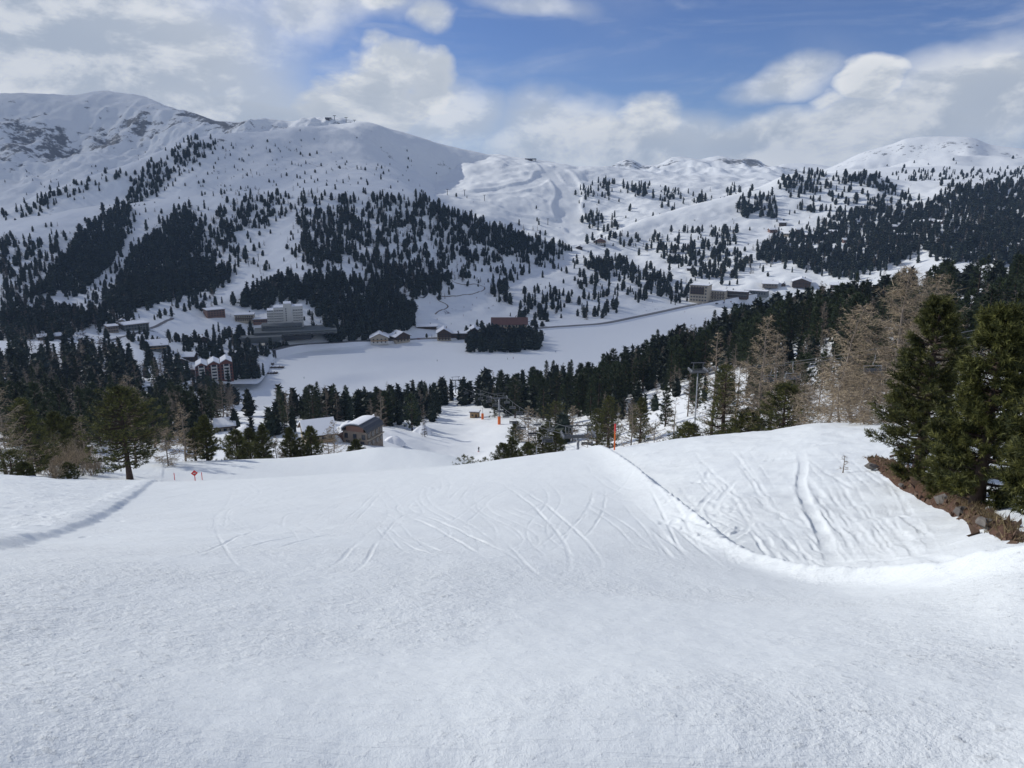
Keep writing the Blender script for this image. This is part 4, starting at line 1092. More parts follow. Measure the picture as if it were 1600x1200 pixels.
def build_mid():
    protos = {k: [variant(k, s) for s in range(5)] for k in ('pine_tree', 'spruce_tree', 'larch_tree')}
    pts = {k: [] for k in protos}
    for poly, dens, shares, (h0, h1), clump, zone in B_ZONES:
        P = scatter(B, poly, dens, g_b, clump, 22)
        kinds = g_b.choice(3, len(P), p=np.array(shares)/sum(shares))
        for p, k in zip(P, kinds):
            kd = ('pine_tree', 'spruce_tree', 'larch_tree')[k]
            pts[kd].append((h0 + (h1-h0)*g_b.random()**1.2, p, zone))
    rest = {k: [] for k in protos}
    for kd, L_ in pts.items():
        L_.sort(key=lambda q: -q[0]/np.hypot(q[1][0], q[1][1]))
        lim = {'pine_tree': 270, 'spruce_tree': 290, 'larch_tree': 270}[kd]
        for i, (h, p, zone) in enumerate(L_):
            if i >= lim: rest[kd].append((h, p)); continue
            tm, cm = protos[kd][g_b.integers(0, 5)]
            lab, grp = mid_label(kd, zone, h, p)
            t = empty(kd, (p[0], p[1], p[2]-0.2), g_b.uniform(0, 6.28), lab, 'tree', grp)
            s = h/10; t.scale = (s*g_b.uniform(.85, 1.15), s*g_b.uniform(.85, 1.15), s)
            link(bpy.data.objects.new('trunk', tm), t); link(bpy.data.objects.new('crown', cm), t)
    print('mid trees', {k: (len(v), len(rest[k])) for k, v in pts.items()})
    return rest
MID_REST = build_mid()

# ---- the far forests: simple ragged trees set on points
def far_variant(kind, seed):
    g = np.random.default_rng(800+seed)
    if kind == 'conifer':
        w = (3.0, 2.8, 2.0, 3.3, 1.8, 2.5)[seed % 6]; pf = (prof_stone, prof_round, prof_spruce, prof_round, prof_spruce, prof_stone)[seed % 6]
        n = 44; t = np.linspace(0.01, 0.97, n)**0.9; az = np.arange(n)*2.4 + g.uniform(-.4, .4, n)
        rad = pf(t, w)*g.uniform(0.30, 0.85, n)*(1+0.35*np.sin(az*1.0+seed)*np.cos(t*9+seed*2))
        P = np.stack([np.cos(az)*rad, np.sin(az)*rad, 0.5+t*9.0], 1)
        Dr = unit(np.stack([np.cos(az), np.sin(az), np.full(n, 0.35)], 1))
        v, tn = tri_blades(P - Dr*0.25, Dr, 4, 1.15, 0.75, 0.55, g)
        # solid heart of the crown
        zs = np.linspace(0.4, 9.4, 5); tt = (zs-0.4)/9.2; k = 6
        ring = [np.stack([np.cos(np.arange(k)*2*np.pi/k+i)*pf(np.array(min(q, .97)), w)*0.72, np.sin(np.arange(k)*2*np.pi/k+i)*pf(np.array(min(q, .97)), w)*0.72, np.full(k, z)], 1) for i, (z, q) in enumerate(zip(zs, tt))]
        Rg = np.array(ring); tr = []
        for i in range(4):
            for j in range(k):
                a, b, c, d = Rg[i, j], Rg[i, (j+1) % k], Rg[i+1, (j+1) % k], Rg[i+1, j]
                tr += [a, b, c, a, c, d]
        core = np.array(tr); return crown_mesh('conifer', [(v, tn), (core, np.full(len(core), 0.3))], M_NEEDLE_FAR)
    n = 60; t = g.uniform(0.05, 0.97, n); az = g.uniform(0, 6.28, n); L = (2.0*(1-t)**0.8+0.3)
    P = np.stack([np.zeros(n), np.zeros(n), t*10], 1); Dr = unit(np.stack([np.cos(az), np.sin(az), g.uniform(-.1, .5, n)], 1))
    V, T = [], []
    for i in range(n):
        v, tn = tri_blades(P[i:i+1], Dr[i:i+1], 1, L[i], 0.22, 0.05, g); V.append(v); T.append(tn)
        q = P[i:i+1] + Dr[i:i+1]*L[i]*0.5; v, tn = tri_blades(q, Dr[i:i+1], 2, L[i]*0.5, 0.2, 0.5, g); V.append(v); T.append(tn)
    v = np.array([(-.12, 0, 0), (.12, 0, 0), (0, 0, 10), (0, -.12, 0), (0, .12, 0), (0, 0, 10)], float); V.append(v); T.append(np.full(6, 0.3))
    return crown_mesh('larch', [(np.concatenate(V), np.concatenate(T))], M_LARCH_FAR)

def points_object(name, protos, P, S, g, label=None):
    me = bpy.data.meshes.new(name); n = len(P)
    me.vertices.add(n); me.vertices.foreach_set('co', np.ascontiguousarray(P, np.float32).ravel())
    for key, typ, vals in (('size', 'FLOAT', S), ('turn', 'FLOAT', g.uniform(0, 6.28, n)), ('wide', 'FLOAT', g.uniform(.75, 1.45, n))):
        a = me.attributes.new(key, typ, 'POINT'); a.data.foreach_set('value', np.ascontiguousarray(vals, np.float32))
    a = me.attributes.new('pick', 'INT', 'POINT'); a.data.foreach_set('value', g.integers(0, len(protos), n).astype(np.int32))
    me.update()
    o = link(bpy.data.objects.new(name, me)); o['kind'] = 'stuff'
    ng = bpy.data.node_groups.new(name, 'GeometryNodeTree')
    ng.interface.new_socket('Geometry', in_out='INPUT', socket_type='NodeSocketGeometry')
    ng.interface.new_socket('Geometry', in_out='OUTPUT', socket_type='NodeSocketGeometry')
    N, L = ng.nodes, ng.links
    gi, go = N.new('NodeGroupInput'), N.new('NodeGroupOutput')
    iop = N.new('GeometryNodeInstanceOnPoints'); gti = N.new('GeometryNodeGeometryToInstance')
    for ob in reversed(protos):
        oi = N.new('GeometryNodeObjectInfo'); oi.inputs['Object'].default_value = ob; oi.transform_space = 'ORIGINAL'
        L.new(oi.outputs['Geometry'], gti.inputs[0])
    def attr(nm, t):
        a_ = N.new('GeometryNodeInputNamedAttribute'); a_.data_type = t; a_.inputs['Name'].default_value = nm; return a_.outputs['Attribute']
    cx = N.new('ShaderNodeCombineXYZ'); L.new(attr('turn', 'FLOAT'), cx.inputs['Z'])
    m1 = N.new('ShaderNodeMath'); m1.operation = 'MULTIPLY'; L.new(attr('size', 'FLOAT'), m1.inputs[0]); L.new(attr('wide', 'FLOAT'), m1.inputs[1])
    cs = N.new('ShaderNodeCombineXYZ'); L.new(m1.outputs[0], cs.inputs['X']); L.new(m1.outputs[0], cs.inputs['Y']); L.new(attr('size', 'FLOAT'), cs.inputs['Z'])
    L.new(gi.outputs[0], iop.inputs['Points']); L.new(gti.outputs[0], iop.inputs['Instance'])
    iop.inputs['Pick Instance'].default_value = True
    L.new(attr('pick', 'INT'), iop.inputs['Instance Index'])
    L.new(cx.outputs[0], iop.inputs['Rotation']); L.new(cs.outputs[0], iop.inputs['Scale'])
    L.new(iop.outputs[0], go.inputs[0])
    md = o.modifiers.new('trees', 'NODES'); md.node_group = ng
    return o

g_d = np.random.default_rng(99)
# (sheet, polygon in the photo, trees per square pixel, share of larch, height range, clump)
DN = 0.056
FAR_ZONES = [
    (D, [(66, 458), (95, 408), (136, 362), (180, 332), (206, 322), (192, 389), (158, 430), (127, 462)], DN*1.25, 0.02, (14, 19), 0),
    (D, [(165, 480), (222, 384), (285, 325), (300, 335), (317, 363), (300, 404), (358, 433), (335, 455), (253, 470), (190, 492)], DN*1.25, 0.05, (14, 20), 0),
    (E, [(0, 338), (60, 304), (180, 265), (205, 272), (120, 305), (0, 368)], DN*0.55, 0, (10, 14), 0.35),
    (E, [(165, 345), (230, 262), (300, 215), (345, 222), (300, 262), (240, 310), (220, 335), (180, 365)], DN*0.85, 0, (10, 14), 0.25),
    (D, [(0, 372), (60, 380), (100, 360), (75, 440), (70, 480), (160, 495), (160, 510), (0, 520)], DN*0.55, 0.3, (12, 17), 0.3),
    (D, [(0, 498), (160, 490), (215, 500), (90, 527), (0, 532)], DN*1.1, 0.3, (13, 18), 0),
    (D, [(120, 470), (190, 400), (222, 385), (165, 478), (150, 490)], DN*0.12, 0, (6, 9), 0.2),
    (D, [(225, 455), (330, 440), (360, 470), (300, 500), (220, 500)], DN*0.18, 0.2, (9, 14), 0.3),
    (D, [(330, 330), (400, 312), (500, 303), (512, 318), (470, 332), (420, 350), (360, 372), (330, 352)], DN*0.75, 0.1, (11, 15), 0.2),
    (D, [(320, 380), (360, 350), (380, 400), (395, 412), (330, 440), (300, 400)], DN*0.6, 0.1, (11, 15), 0.25),
    (D, [(476, 336), (527, 333), (565, 352), (568, 386), (527, 415), (479, 418), (466, 371)], DN*0.95, 0.15, (14, 18), 0.15),
    (D, [(515, 314), (600, 304), (680, 324), (760, 352), (830, 372), (800, 402), (720, 445), (640, 455), (590, 420), (560, 360)], DN*0.62, 0.15, (12, 17), 0.28),
    (D, [(560, 400), (640, 430), (700, 430), (690, 460), (640, 470), (575, 440)], DN*0.95, 0.25, (13, 18), 0.1),
    (D, [(640, 303), (700, 326), (760, 350), (830, 372), (885, 386), (890, 392), (820, 404), (800, 398), (740, 378), (690, 350)], DN*1.0, 0.03, (12, 17), 0.05),
    (D, [(365, 472), (430, 442), (520, 436), (600, 452), (628, 470), (650, 490), (648, 508), (612, 532), (590, 527), (520, 537), (505, 502), (478, 472), (410, 478), (400, 490)], DN*1.1, 0.06, (15, 21), 0.05),
    (D, [(470, 478), (505, 505), (520, 532), (500, 522), (478, 512)], DN*0.4, 0.3, (8, 12), 0.2),
    (D, [(770, 455), (790, 440), (795, 470), (775, 475)], DN*1.2, 0, (15, 19), 0),
    (D, [(780, 430), (800, 425), (800, 440), (784, 440)], DN*0.8, 0, (13, 16), 0),
    (D, [(806, 500), (818, 458), (851, 447), (892, 456), (895, 488), (850, 508), (815, 508)], DN*0.5, 0, (12, 18), 0.3),
    (D, [(904, 427), (936, 427), (960, 470), (971, 488), (940, 497), (904, 499)], DN*0.42, 0.05, (12, 18), 0.3),
    (D, [(911, 400), (968, 406), (1050, 441), (1072, 462), (1050, 468), (990, 447), (930, 430), (911, 418)], DN*0.95, 0, (14, 18), 0.1),
    (D, [(971, 456), (1009, 450), (1009, 470), (977, 470)], DN*0.8, 0, (12, 17), 0.1),
    (D, [(1044, 457), (1079, 441), (1084, 470), (1047, 478)], DN*0.8, 0, (12, 17), 0.15),
    (D, [(860, 390), (915, 380), (920, 400), (880, 440), (840, 425), (860, 405)], DN*0.16, 0.1, (10, 14), 0.35),
    (D, [(820, 380), (890, 385), (888, 405), (830, 425), (800, 440), (800, 405)], DN*0.5, 0.05, (12, 16), 0.2),
    (D, [(996, 389), (1104, 386), (1174, 405), (1174, 424), (1117, 440), (1094, 437), (1022, 402)], DN*0.62, 0.1, (15, 21), 0.2),
    (D, [(920, 370), (977, 363), (1104, 360), (1085, 380), (996, 386), (930, 384)], DN*0.4, 0.1, (13, 18), 0.3),
    (D, [(1110, 363), (1151, 363), (1148, 388), (1117, 388)], DN*0.8, 0.05, (16, 22), 0.15),
    (D, [(1151, 312), (1196, 300), (1215, 325), (1212, 347), (1151, 337)], DN*0.75, 0.05, (16, 22), 0.2),
    (D, [(1220, 298), (1223, 280), (1267, 270), (1313, 275), (1354, 272), (1383, 282), (1400, 302), (1370, 294), (1310, 288), (1270, 304), (1240, 304)], DN*1.0, 0, (14, 19), 0.1),
    (D, [(1235, 305), (1270, 306), (1300, 330), (1270, 340), (1240, 335)], DN*0.4, 0, (14, 18), 0.3),
    (D, [(1290, 295), (1420, 298), (1450, 325), (1412, 330), (1310, 335)], DN*0.40, 0.05, (14, 19), 0.32),
    (D, [(1450, 325), (1485, 292), (1620, 280), (1720, 280), (1720, 420), (1500, 415), (1440, 392), (1330, 440), (1295, 432), (1237, 415), (1180, 404), (1197, 378), (1208, 369), (1296, 369), (1275, 348), (1313, 334), (1412, 323)], DN*1.3, 0.18, (15, 21), 0.05),
    (D, [(1180, 380), (1260, 390), (1290, 430), (1190, 425)], DN*0.25, 0.1, (13, 18), 0.3),
    (D, [(1000, 400), (1180, 380), (1180, 470), (1080, 440)], DN*0.05, 0.3, (12, 16), 0.2),
    (D, [(728, 522), (745, 517), (838, 512), (846, 528), (843, 545), (800, 551), (728, 549)], DN*1.0, 0.0, (11, 16), 0.05),
    (D, [(290, 540), (330, 525), (400, 520), (430, 552), (400, 592), (360, 594), (300, 560)], DN*0.45, 0.1, (11, 15), 0.15),
    (D, [(362, 560), (398, 565), (410, 592), (365, 595)], DN*1.0, 0.15, (12, 16), 0),
    (D, [(430, 545), (443, 530), (450, 552), (432, 560)], DN*0.9, 0, (11, 15), 0),
    (D, [(200, 520), (290, 530), (300, 556), (200, 552)], DN*0.35, 0.2, (9, 13), 0.3),
    (D, [(550, 530), (720, 526), (720, 533), (550, 538)], DN*0.12, 0.5, (4, 7), 0.1),
    (E, [(300, 225), (420, 222), (600, 262), (690, 310), (600, 300), (450, 300), (330, 320), (260, 310)], DN*0.20, 0.15, (5, 9), 0.25),
    (E, [(590, 215), (650, 240), (700, 275), (680, 295), (620, 280)], DN*0.12, 0.2, (5, 8), 0.25),
    (E, [(400, 210), (560, 205), (600, 250), (500, 240)], DN*0.05, 0.2, (4, 7), 0.25),
    (F_, [(0, 270), (150, 260), (290, 225), (200, 270), (60, 310), (0, 335)], DN*0.10, 0, (5, 8), 0.3),
    (G, [(905, 288), (955, 286), (952, 315), (911, 312)], DN*0.75, 0, (15, 20), 0.2),
    (G, [(977, 288), (1018, 285), (1015, 315), (980, 306)], DN*0.75, 0, (15, 20), 0.2),
    (G, [(1025, 290), (1066, 303), (1063, 312), (1031, 318)], DN*0.75, 0, (15, 20), 0.15),
    (G, [(908, 335), (933, 335), (971, 356), (971, 366), (927, 360)], DN*0.7, 0.1, (15, 19), 0.15),
    (D, [(908, 376), (933, 372), (971, 362), (975, 372), (927, 382)], DN*0.5, 0.1, (15, 19), 0.15),
    (G, [(1082, 309), (1117, 303), (1110, 331), (1082, 331)], DN*0.75, 0, (16, 22), 0.2),
    (G, [(1132, 296), (1167, 293), (1167, 312), (1132, 312)], DN*0.6, 0, (15, 20), 0.2),
    (G, [(1044, 320), (1063, 324), (1056, 340), (1044, 336)], DN*1.0, 0, (15, 20), 0.1),
    (G, [(1056, 340), (1106, 346), (1104, 358), (1060, 355)], DN*0.6, 0, (14, 18), 0.2),
    (G, [(895, 300), (1150, 285), (1200, 330), (1000, 350), (910, 340)], DN*0.07, 0.1, (9, 15), 0.2),
    (G, [(800, 340), (850, 345), (880, 370), (820, 368)], DN*0.12, 0.6, (10, 16), 0.1),
    (G, [(690, 290), (760, 300), (880, 310), (880, 330), (720, 320)], DN*0.02, 0, (6, 10), 0.1),
    (D, [(300, 300), (560, 295), (660, 310), (880, 390), (800, 440), (640, 460), (420, 440), (330, 420)], DN*0.10, 0.25, (7, 13), 0.15),
    (D, [(0, 370), (180, 325), (360, 340), (360, 470), (160, 490), (0, 500)], DN*0.10, 0.2, (7, 13), 0.15),
    (D, [(900, 395), (1180, 330), (1440, 300), (1440, 400), (1180, 440), (1000, 480), (810, 500)], DN*0.06, 0.15, (8, 14), 0.15),
    (J, [(1390, 268), (1720, 266), (1720, 292), (1480, 290), (1400, 284)], DN*0.8, 0, (12, 18), 0.2),
    (I2, [(1380, 255), (1600, 250), (1600, 275), (1380, 275)], DN*0.06, 0, (8, 14), 0.2),
]
def build_far():
    con, lar = [], []
    for sh, poly, dens, ls, (h0, h1), clump in FAR_ZONES:
        P = scatter(sh, poly, dens, g_d, clump, 13)
        h = 0.76*(h0 + (h1-h0)*g_d.random(len(P)))*np.where(g_d.random(len(P)) < 0.38, g_d.uniform(0.35, 0.8, len(P)), 1)/10
        q = g_d.random(len(P)) < ls
        for i in range(len(P)): (lar if q[i] else con).append((P[i, 0], P[i, 1], P[i, 2]-0.3, h[i]))
    # the wooded point: a low islet of pines pushing out into the lake before the inn
    poly = [(727, 536), (745, 528), (840, 524), (847, 532), (843, 546), (815, 550), (792, 553), (728, 550)]
    n = 420; px, py = g_d.uniform(722, 850, n), g_d.uniform(522, 554, n); k = in_poly(px, py, poly)
    for x, y in zip(px[k][:165], py[k][:165]):
        r = lake_r(x, y); X, Y, _ = unproject(x, y, r); con.append((float(X), float(Y), LAKE_Z-0.3, g_d.uniform(0.8, 1.55)))
    for kd, L_ in MID_REST.items():
        for h, p in L_: (lar if kd == 'larch_tree' else con).append((p[0], p[1], p[2]-0.2, h/10))
    con, lar = np.array(con), np.array(lar)
    print('far trees', len(con), len(lar))
    pc = [bpy.data.objects.new('conifer_pattern', far_variant('conifer', s)) for s in range(12)]
    pl = [bpy.data.objects.new('larch_pattern', far_variant('larch', s)) for s in range(3)]
    points_object('conifer_forest', pc, con[:, :3], con[:, 3], g_d)
    points_object('larch_forest', pl, lar[:, :3], lar[:, 3], g_d)
build_far()
# ------------------------------------------------------------------ buildings and everything people have put here
M_WHITE = simple('plaster_white', (0.62, 0.61, 0.57), 0.8, 0.08, 0.4)
M_BEIGE = simple('plaster_beige', (0.44, 0.38, 0.29), 0.8, 0.12, 0.4)
M_WOOD = simple('wood_dark', (0.075, 0.050, 0.036), 0.85, 0.35, 1.2)
M_WOODL = simple('wood_light', (0.36, 0.24, 0.13), 0.8, 0.25, 1.5)
M_RED = simple('wall_red', (0.17, 0.065, 0.05), 0.85, 0.25, 0.6)
M_ROOFRED = simple('roof_red', (0.13, 0.065, 0.055), 0.8, 0.3, 0.5)
M_BROWN = simple('wall_brown', (0.19, 0.11, 0.085), 0.85, 0.2, 0.6)
M_CONC = simple('concrete_grey', (0.13, 0.142, 0.14), 0.85, 0.2, 0.3)
M_STONE = simple('stone_wall', (0.23, 0.19, 0.155), 0.9, 0.5, 1.3)
M_DARK = simple('tyre_black_recess_shade', (0.025, 0.027, 0.03), 0.5, 0.2, 1)
M_GLASS = simple('window_glass', (0.03, 0.036, 0.045), 0.12, 0.2, 1, 0.6)
M_STEEL = simple('steel_galvanised', (0.30, 0.31, 0.33), 0.5, 0.15, 2, 0.5, 0.3)
M_STEELD = simple('steel_dark', (0.07, 0.075, 0.085), 0.55, 0.15, 2, 0.5)
M_ORANGE = simple('padding_orange', (0.75, 0.17, 0.04), 0.7, 0.08, 2)
M_REDP = simple('paint_red', (0.62, 0.06, 0.06), 0.6, 0.08, 4)
M_SNOWR = simple('snow_roof', (0.86, 0.88, 0.91), 0.7, 0.03, 0.6, 0.2)
M_ASPH = simple('road_grey', (0.17, 0.17, 0.175), 0.9, 0.35, 0.12)
M_SOIL = simple('soil_red', (0.095, 0.052, 0.034), 0.95, 0.65, 9)
M_ROCK = simple('rock_grey', (0.17, 0.155, 0.14), 0.9, 0.45, 9)
M_GREEN = simple('panel_green', (0.28, 0.40, 0.14), 0.7, 0.1, 1)

def site(sheet, x, y):
    P = sheet.hit(x, y)[0]
    if np.isnan(P[0]): print('no ground at', x, y); P = np.array(unproject(x, y, 700.0))
    m = float(P[1]*math.cos(PITCH) - P[2]*math.sin(PITCH))/FPX       # metres per photo pixel there
    return P, m, -math.atan2(P[0], P[1])
_WIN = {}
def window(parent, x, y, z, w, h, t=0.12, mat=None):
    key = (round(w, 2), round(h, 2), mat.name if mat else '')
    if key not in _WIN: _WIN[key] = MB().box((0, 0, 0), (w, t, h)).mesh('window', mat or M_GLASS)
    o = link(bpy.data.objects.new('window', _WIN[key]), parent); o.location = (x, y, z); return o
def grid_windows(parent, x0, x1, z0, floors, cols, fh, y, w=1.1, h=1.2):
    for f in range(floors):
        for c in range(cols):
            window(parent, x0 + (x1-x0)*(c+0.5)/cols, y, z0 + fh*(f+0.5), w, h)

def chalet(sheet, x, y, wpx, hpx, label, wall=None, base=None, depth=None, turn=0.0, gable_front=True, floors=2, cols=3, group=None, name='chalet', roofm=None, snow=True, chimney=True, balcony=True, sink=1.2):
    """house with a pitched snowy roof; gable towards the viewer or eaves towards the viewer"""
    P, m, rz = site(sheet, x, y)
    w, h = wpx*m, hpx*m
    d = depth or w*1.1
    t = empty(name, (P[0], P[1], P[2]), rz+turn, label, 'house', group)
    gh = min(h*0.42, (w if gable_front else d)*0.30); wh = h-gh
    wall = wall or M_WOOD
    rot = 0 if gable_front else math.pi/2
    ww, dd = (w, d) if gable_front else (d, w)
    MB().house((0, 0, -sink), ww, dd, wh+sink, gh, rot).build('wall', wall, t)
    if base: MB().box((0, 0, -sink/2+wh*0.22), (w+0.12, d+0.12, sink+wh*0.44)).build('ground_floor', base, t)
    rf = MB().gable((0, 0, 0), ww, dd, wh, gh, over=min(1.2, 0.10*w), thick=0.3, rz=rot).build('roof', roofm or M_WOOD, t)
    if snow: MB().gable((0, 0, 0.32), ww, dd, wh, gh, over=min(1.1, 0.085*w), thick=0.5, rz=rot).build('snow', M_SNOWR, rf)
    if chimney: MB().box((w*0.18, d*0.1, wh+gh*0.9+0.6), (0.8, 0.8, 2.2)).build('chimney', M_STONE, rf)
    if wpx >= 9:
        fh = wh/floors; yy = -d/2-0.08-(0.06 if base else 0)
        grid_windows(t, -w*0.45, w*0.45, 0, floors, cols, fh, yy, min(1.3, w*0.5/cols), fh*0.45)
        if balcony and floors > 1: MB().box((0, -d/2-0.6, fh*1.02), (w*0.92, 1.1, min(0.9, fh*0.35))).build('balcony', M_WOODL if wall is not M_WOOD else M_WOOD, t)
    return t

def flat_block(parent, name, x, y, z, w, d, h, mat, snow=True):
    o = MB().box((x, y, z+h/2), (w, d, h)).build(name, mat, parent)
    if snow: MB().box((x, y, z+h+0.22), (w*0.98, d*0.98, 0.42)).build('snow', M_SNOWR, o)
    return o

def white_hotel():
    P, m, rz = site(D, 447, 512)
    t = empty('hotel', P, rz, 'white stepped hotel tower on a long low grey podium above the far shore', 'hotel')
    fl = 3.9*m
    def X(px): return (px-447)*m
    def Z(py): return (512-py)*m
    # left slab, stepped up to the right, then the lift tower, then the right slab
    for (a, b, top, name) in ((420, 430, 484, 'wing'), (430, 445, 480, 'wing'), (457.5, 474, 479, 'wing')):
        flat_block(t, name, X((a+b)/2), 6, 0, (b-a)*m-0.05, 14, Z(top), M_WHITE)
    flat_block(t, 'lift_tower', X(451), 6.5, 0, 12*m, 14.5, Z(474.5), M_WHITE)
    for k in range(5):
        z = Z(503)+k*fl
        for (a, b) in ((430.5, 444.5), (458.5, 473.5)):
            if z+1.6 > Z(481): continue
            MB().box((X((a+b)/2), -1.7, z), ((b-a)*m, 1.6, 1.05)).build('balcony', M_WHITE, t)
            n = 4
            for c in range(n): window(t, X(a+(b-a)*(c+.5)/n), -1.06, z+1.55, (b-a)*m/n*0.82, fl-1.45)
        if z < Z(487):
            MB().box((X(425), -1.7, z), (9*m, 1.6, 1.05)).build('balcony', M_WHITE, t)
            for c in range(3): window(t, X(421.5+c*3.2), -1.06, z+1.55, 1.5, fl-1.45)
    for k in range(6): window(t, X(448.5), -0.82, Z(500)+k*fl*0.9, 0.9, 1.2)
    flat_block(t, 'podium', X(441), -4, -2, 60*m, 20, Z(504)+2, M_CONC, False)
    for c in range(12): window(t, X(415+c*4.7), -14.08, Z(507), 3.7*m, 1.2*m)
    flat_block(t, 'terrace_wing', X(461), -10, -3, 122*m, 30, Z(511.5)+3, M_CONC, False)
    for k in range(2): MB().box((X(461), -25.6, Z(514-2.6*k)), (120*m, 1.2, 0.9)).build('balcony', M_CONC, t)
    for c in range(14): window(t, X(404+c*8.4), -25.1, Z(516.2), 6.5*m, 1.5*m, 0.15)
    MB().box((X(463), -26.0, Z(521)), (40*m, 2.5, 6.5*m)).build('undercroft_shade', M_DARK, t)  # solid dark block, coloured as the shade in the recess under the wing
    MB().add([(X(386), -34, -7), (X(436), -34, -7), (X(436), -22, -7), (X(386), -22, -7), (X(380), -36, -1.5), (X(440), -36, -1.5), (X(440), -22, -1.5), (X(380), -22, -1.5)],
             [(3, 2, 1, 0), (4, 5, 6, 7), (0, 1, 5, 4), (1, 2, 6, 5), (2, 3, 7, 6), (3, 0, 4, 7)]).build('deck', M_CONC, t)
white_hotel()

def simple_flat(sheet, x, y, wpx, hpx, label, mat, depth=12, turn=0.0, floors=2, cols=6, name='building', cat='building', band=None, snow=True):
    P, m, rz = site(sheet, x, y)
    t = empty(name, P, rz+turn, label, cat)
    w, h = wpx*m, hpx*m
    MB().box((0, 0, (h-2)/2), (w, depth, h+2)).build('wall', mat, t)
    rf = MB().box((0, 0, h+0.2), (w+1.2, depth+1.2, 0.4)).build('roof', M_WOOD, t)
    if snow: MB().box((0, 0, h+0.65), (w+1.0, depth+1.0, 0.5)).build('snow', M_SNOWR, rf)
    fh = h/floors
    grid_windows(t, -w*0.47, w*0.47, 0, floors, cols, fh, -depth/2-0.06, w*0.55/cols, fh*0.42)
    if band:
        for f in range(1, floors): MB().box((0, -depth/2-0.6, f*fh), (w*0.98, 1.2, 0.8)).build('balcony', band, t)
    return t
simple_flat(D, 335, 493, 27, 10, 'flat-roofed red-brown block standing alone on the slope left of the white hotel', M_BROWN, 14, 0.25, 3, 6)
simple_flat(D, 383, 501, 28, 10, 'beige low block with row of windows just left of the white hotel', M_BEIGE, 12, -0.1, 2, 8, band=M_WOOD)
simple_flat(D, 408, 503, 22, 5, 'low brown connecting building between the beige block and the white hotel', M_BROWN, 10, -0.1, 1, 6)
simple_flat(D, 209, 513, 36, 8, 'long grey-green building on the left valley floor below the white couloir', M_CONC, 16, 0.3, 2, 8)
simple_flat(D, 175, 518, 15, 9, 'grey block at the road bend on the far left', M_STONE, 10, 0.2, 2, 4)
chalet(D, 246, 545, 28, 14, 'grey chalet with broad roof left of the red hotel', M_CONC, floors=2, cols=4, gable_front=False)
chalet(D, 191, 507, 9, 8, 'small house with tan gable above the long grey-green building', M_BEIGE)
chalet(D, 90, 528, 16, 7, 'low snow-roofed house at the left end of the valley floor', M_WOOD, gable_front=False)
chalet(D, 66, 530, 12, 7, 'snow-roofed hut furthest left on the valley floor', M_WOOD, gable_front=False)
def red_hotel():
    P, m, rz = site(D, 336, 590)
    t = empty('hotel', P, rz, 'red-walled hotel with white balcony columns and snowy gables at the lake end', 'hotel')
    w = 54*m; u = w/3; h = 24*m
    for k in range(3):
        x = -w/2+u*(k+.5); dz = (k-1)*0.8
        MB().house((x, 0, -2), u-0.06, 16, h+dz+2, 5*m).build('wall', M_RED, t)
        rf = MB().gable((x, 0, 0), u-0.1, 16, h+dz, 5*m, 0.0, 0.3).build('roof', M_WOOD, t)
        MB().gable((x, 0, 0.32), u-0.3, 16.6, h+dz, 5*m, 0.0, 0.6).build('snow', M_SNOWR, rf)
        for f in range(5):
            z = h*(f+.5)/5
            MB().box((x, -8.7, z-0.8), (u*0.42, 1.3, 0.9)).build('balcony', M_WHITE, t)
            window(t, x, -8.06, z+0.4, u*0.34, 1.5); window(t, x-u*0.36, -8.06, z, u*0.12, 1.2); window(t, x+u*0.36, -8.06, z, u*0.12, 1.2)
        for s in (-1, 1): MB().box((x+s*u*0.22, -9.0, h/2), (0.5, 0.7, h)).build('column', M_WHITE, t)
red_hotel()
for i, (x, y, w, h, lab) in enumerate([
    (280, 572, 20, 13, 'dark wooden chalet with split snowy roof left of the red hotel'),
    (298, 562, 16, 11, 'dark wooden chalet uphill from the red hotel among pines'),
    (288, 585, 24, 11, 'long dark chalet with shed roof next to the red hotel'),
    (360, 558, 18, 9, 'low dark house with snowy roof just behind the red hotel'),
    (376, 562, 10, 7, 'little snow-roofed boathouse between red hotel and lake'),
    (268, 590, 14, 8, 'small dark hut at the wood edge left of the red hotel'),
    (315, 533, 14, 8, 'snow-capped house among pines halfway to the brown block')]):
    chalet(D, x, y, w, h, lab, M_WOOD, gable_front=(i % 2 == 0), turn=0.35*(-1)**i)
chalet(D, 593, 534, 27, 15, 'pale gabled chalet on the far lake road, left one of two', M_BEIGE, M_WHITE, cols=4)
chalet(D, 623, 532, 25, 15, 'dark gabled chalet on the far lake road, right one of two', M_WOOD, M_BEIGE, cols=4, turn=0.5)
chalet(D, 694, 530, 21, 18, 'left gabled end of the big dark lakeside inn', M_WOOD, M_BEIGE, floors=3, cols=4)
chalet(D, 741, 528, 25, 18, 'right gabled end of the big dark lakeside inn', M_WOOD, M_WOOD, floors=3, cols=4)
simple_flat(D, 716, 529, 27, 9, 'low linking wing between the two gabled ends of the lakeside inn', M_WOOD, 12, 0, 2, 8)
chalet(D, 796, 516, 54, 20, 'largest lakeside house with long red-brown roof behind dark pines', M_BEIGE, M_WHITE, gable_front=False, floors=2, cols=9, depth=18, roofm=M_ROOFRED, snow=False)
chalet(D, 667, 512, 30, 5, 'low terrace hut above the lakeside inn', M_WOOD, gable_front=False, floors=1, cols=4, depth=8, balcony=False)
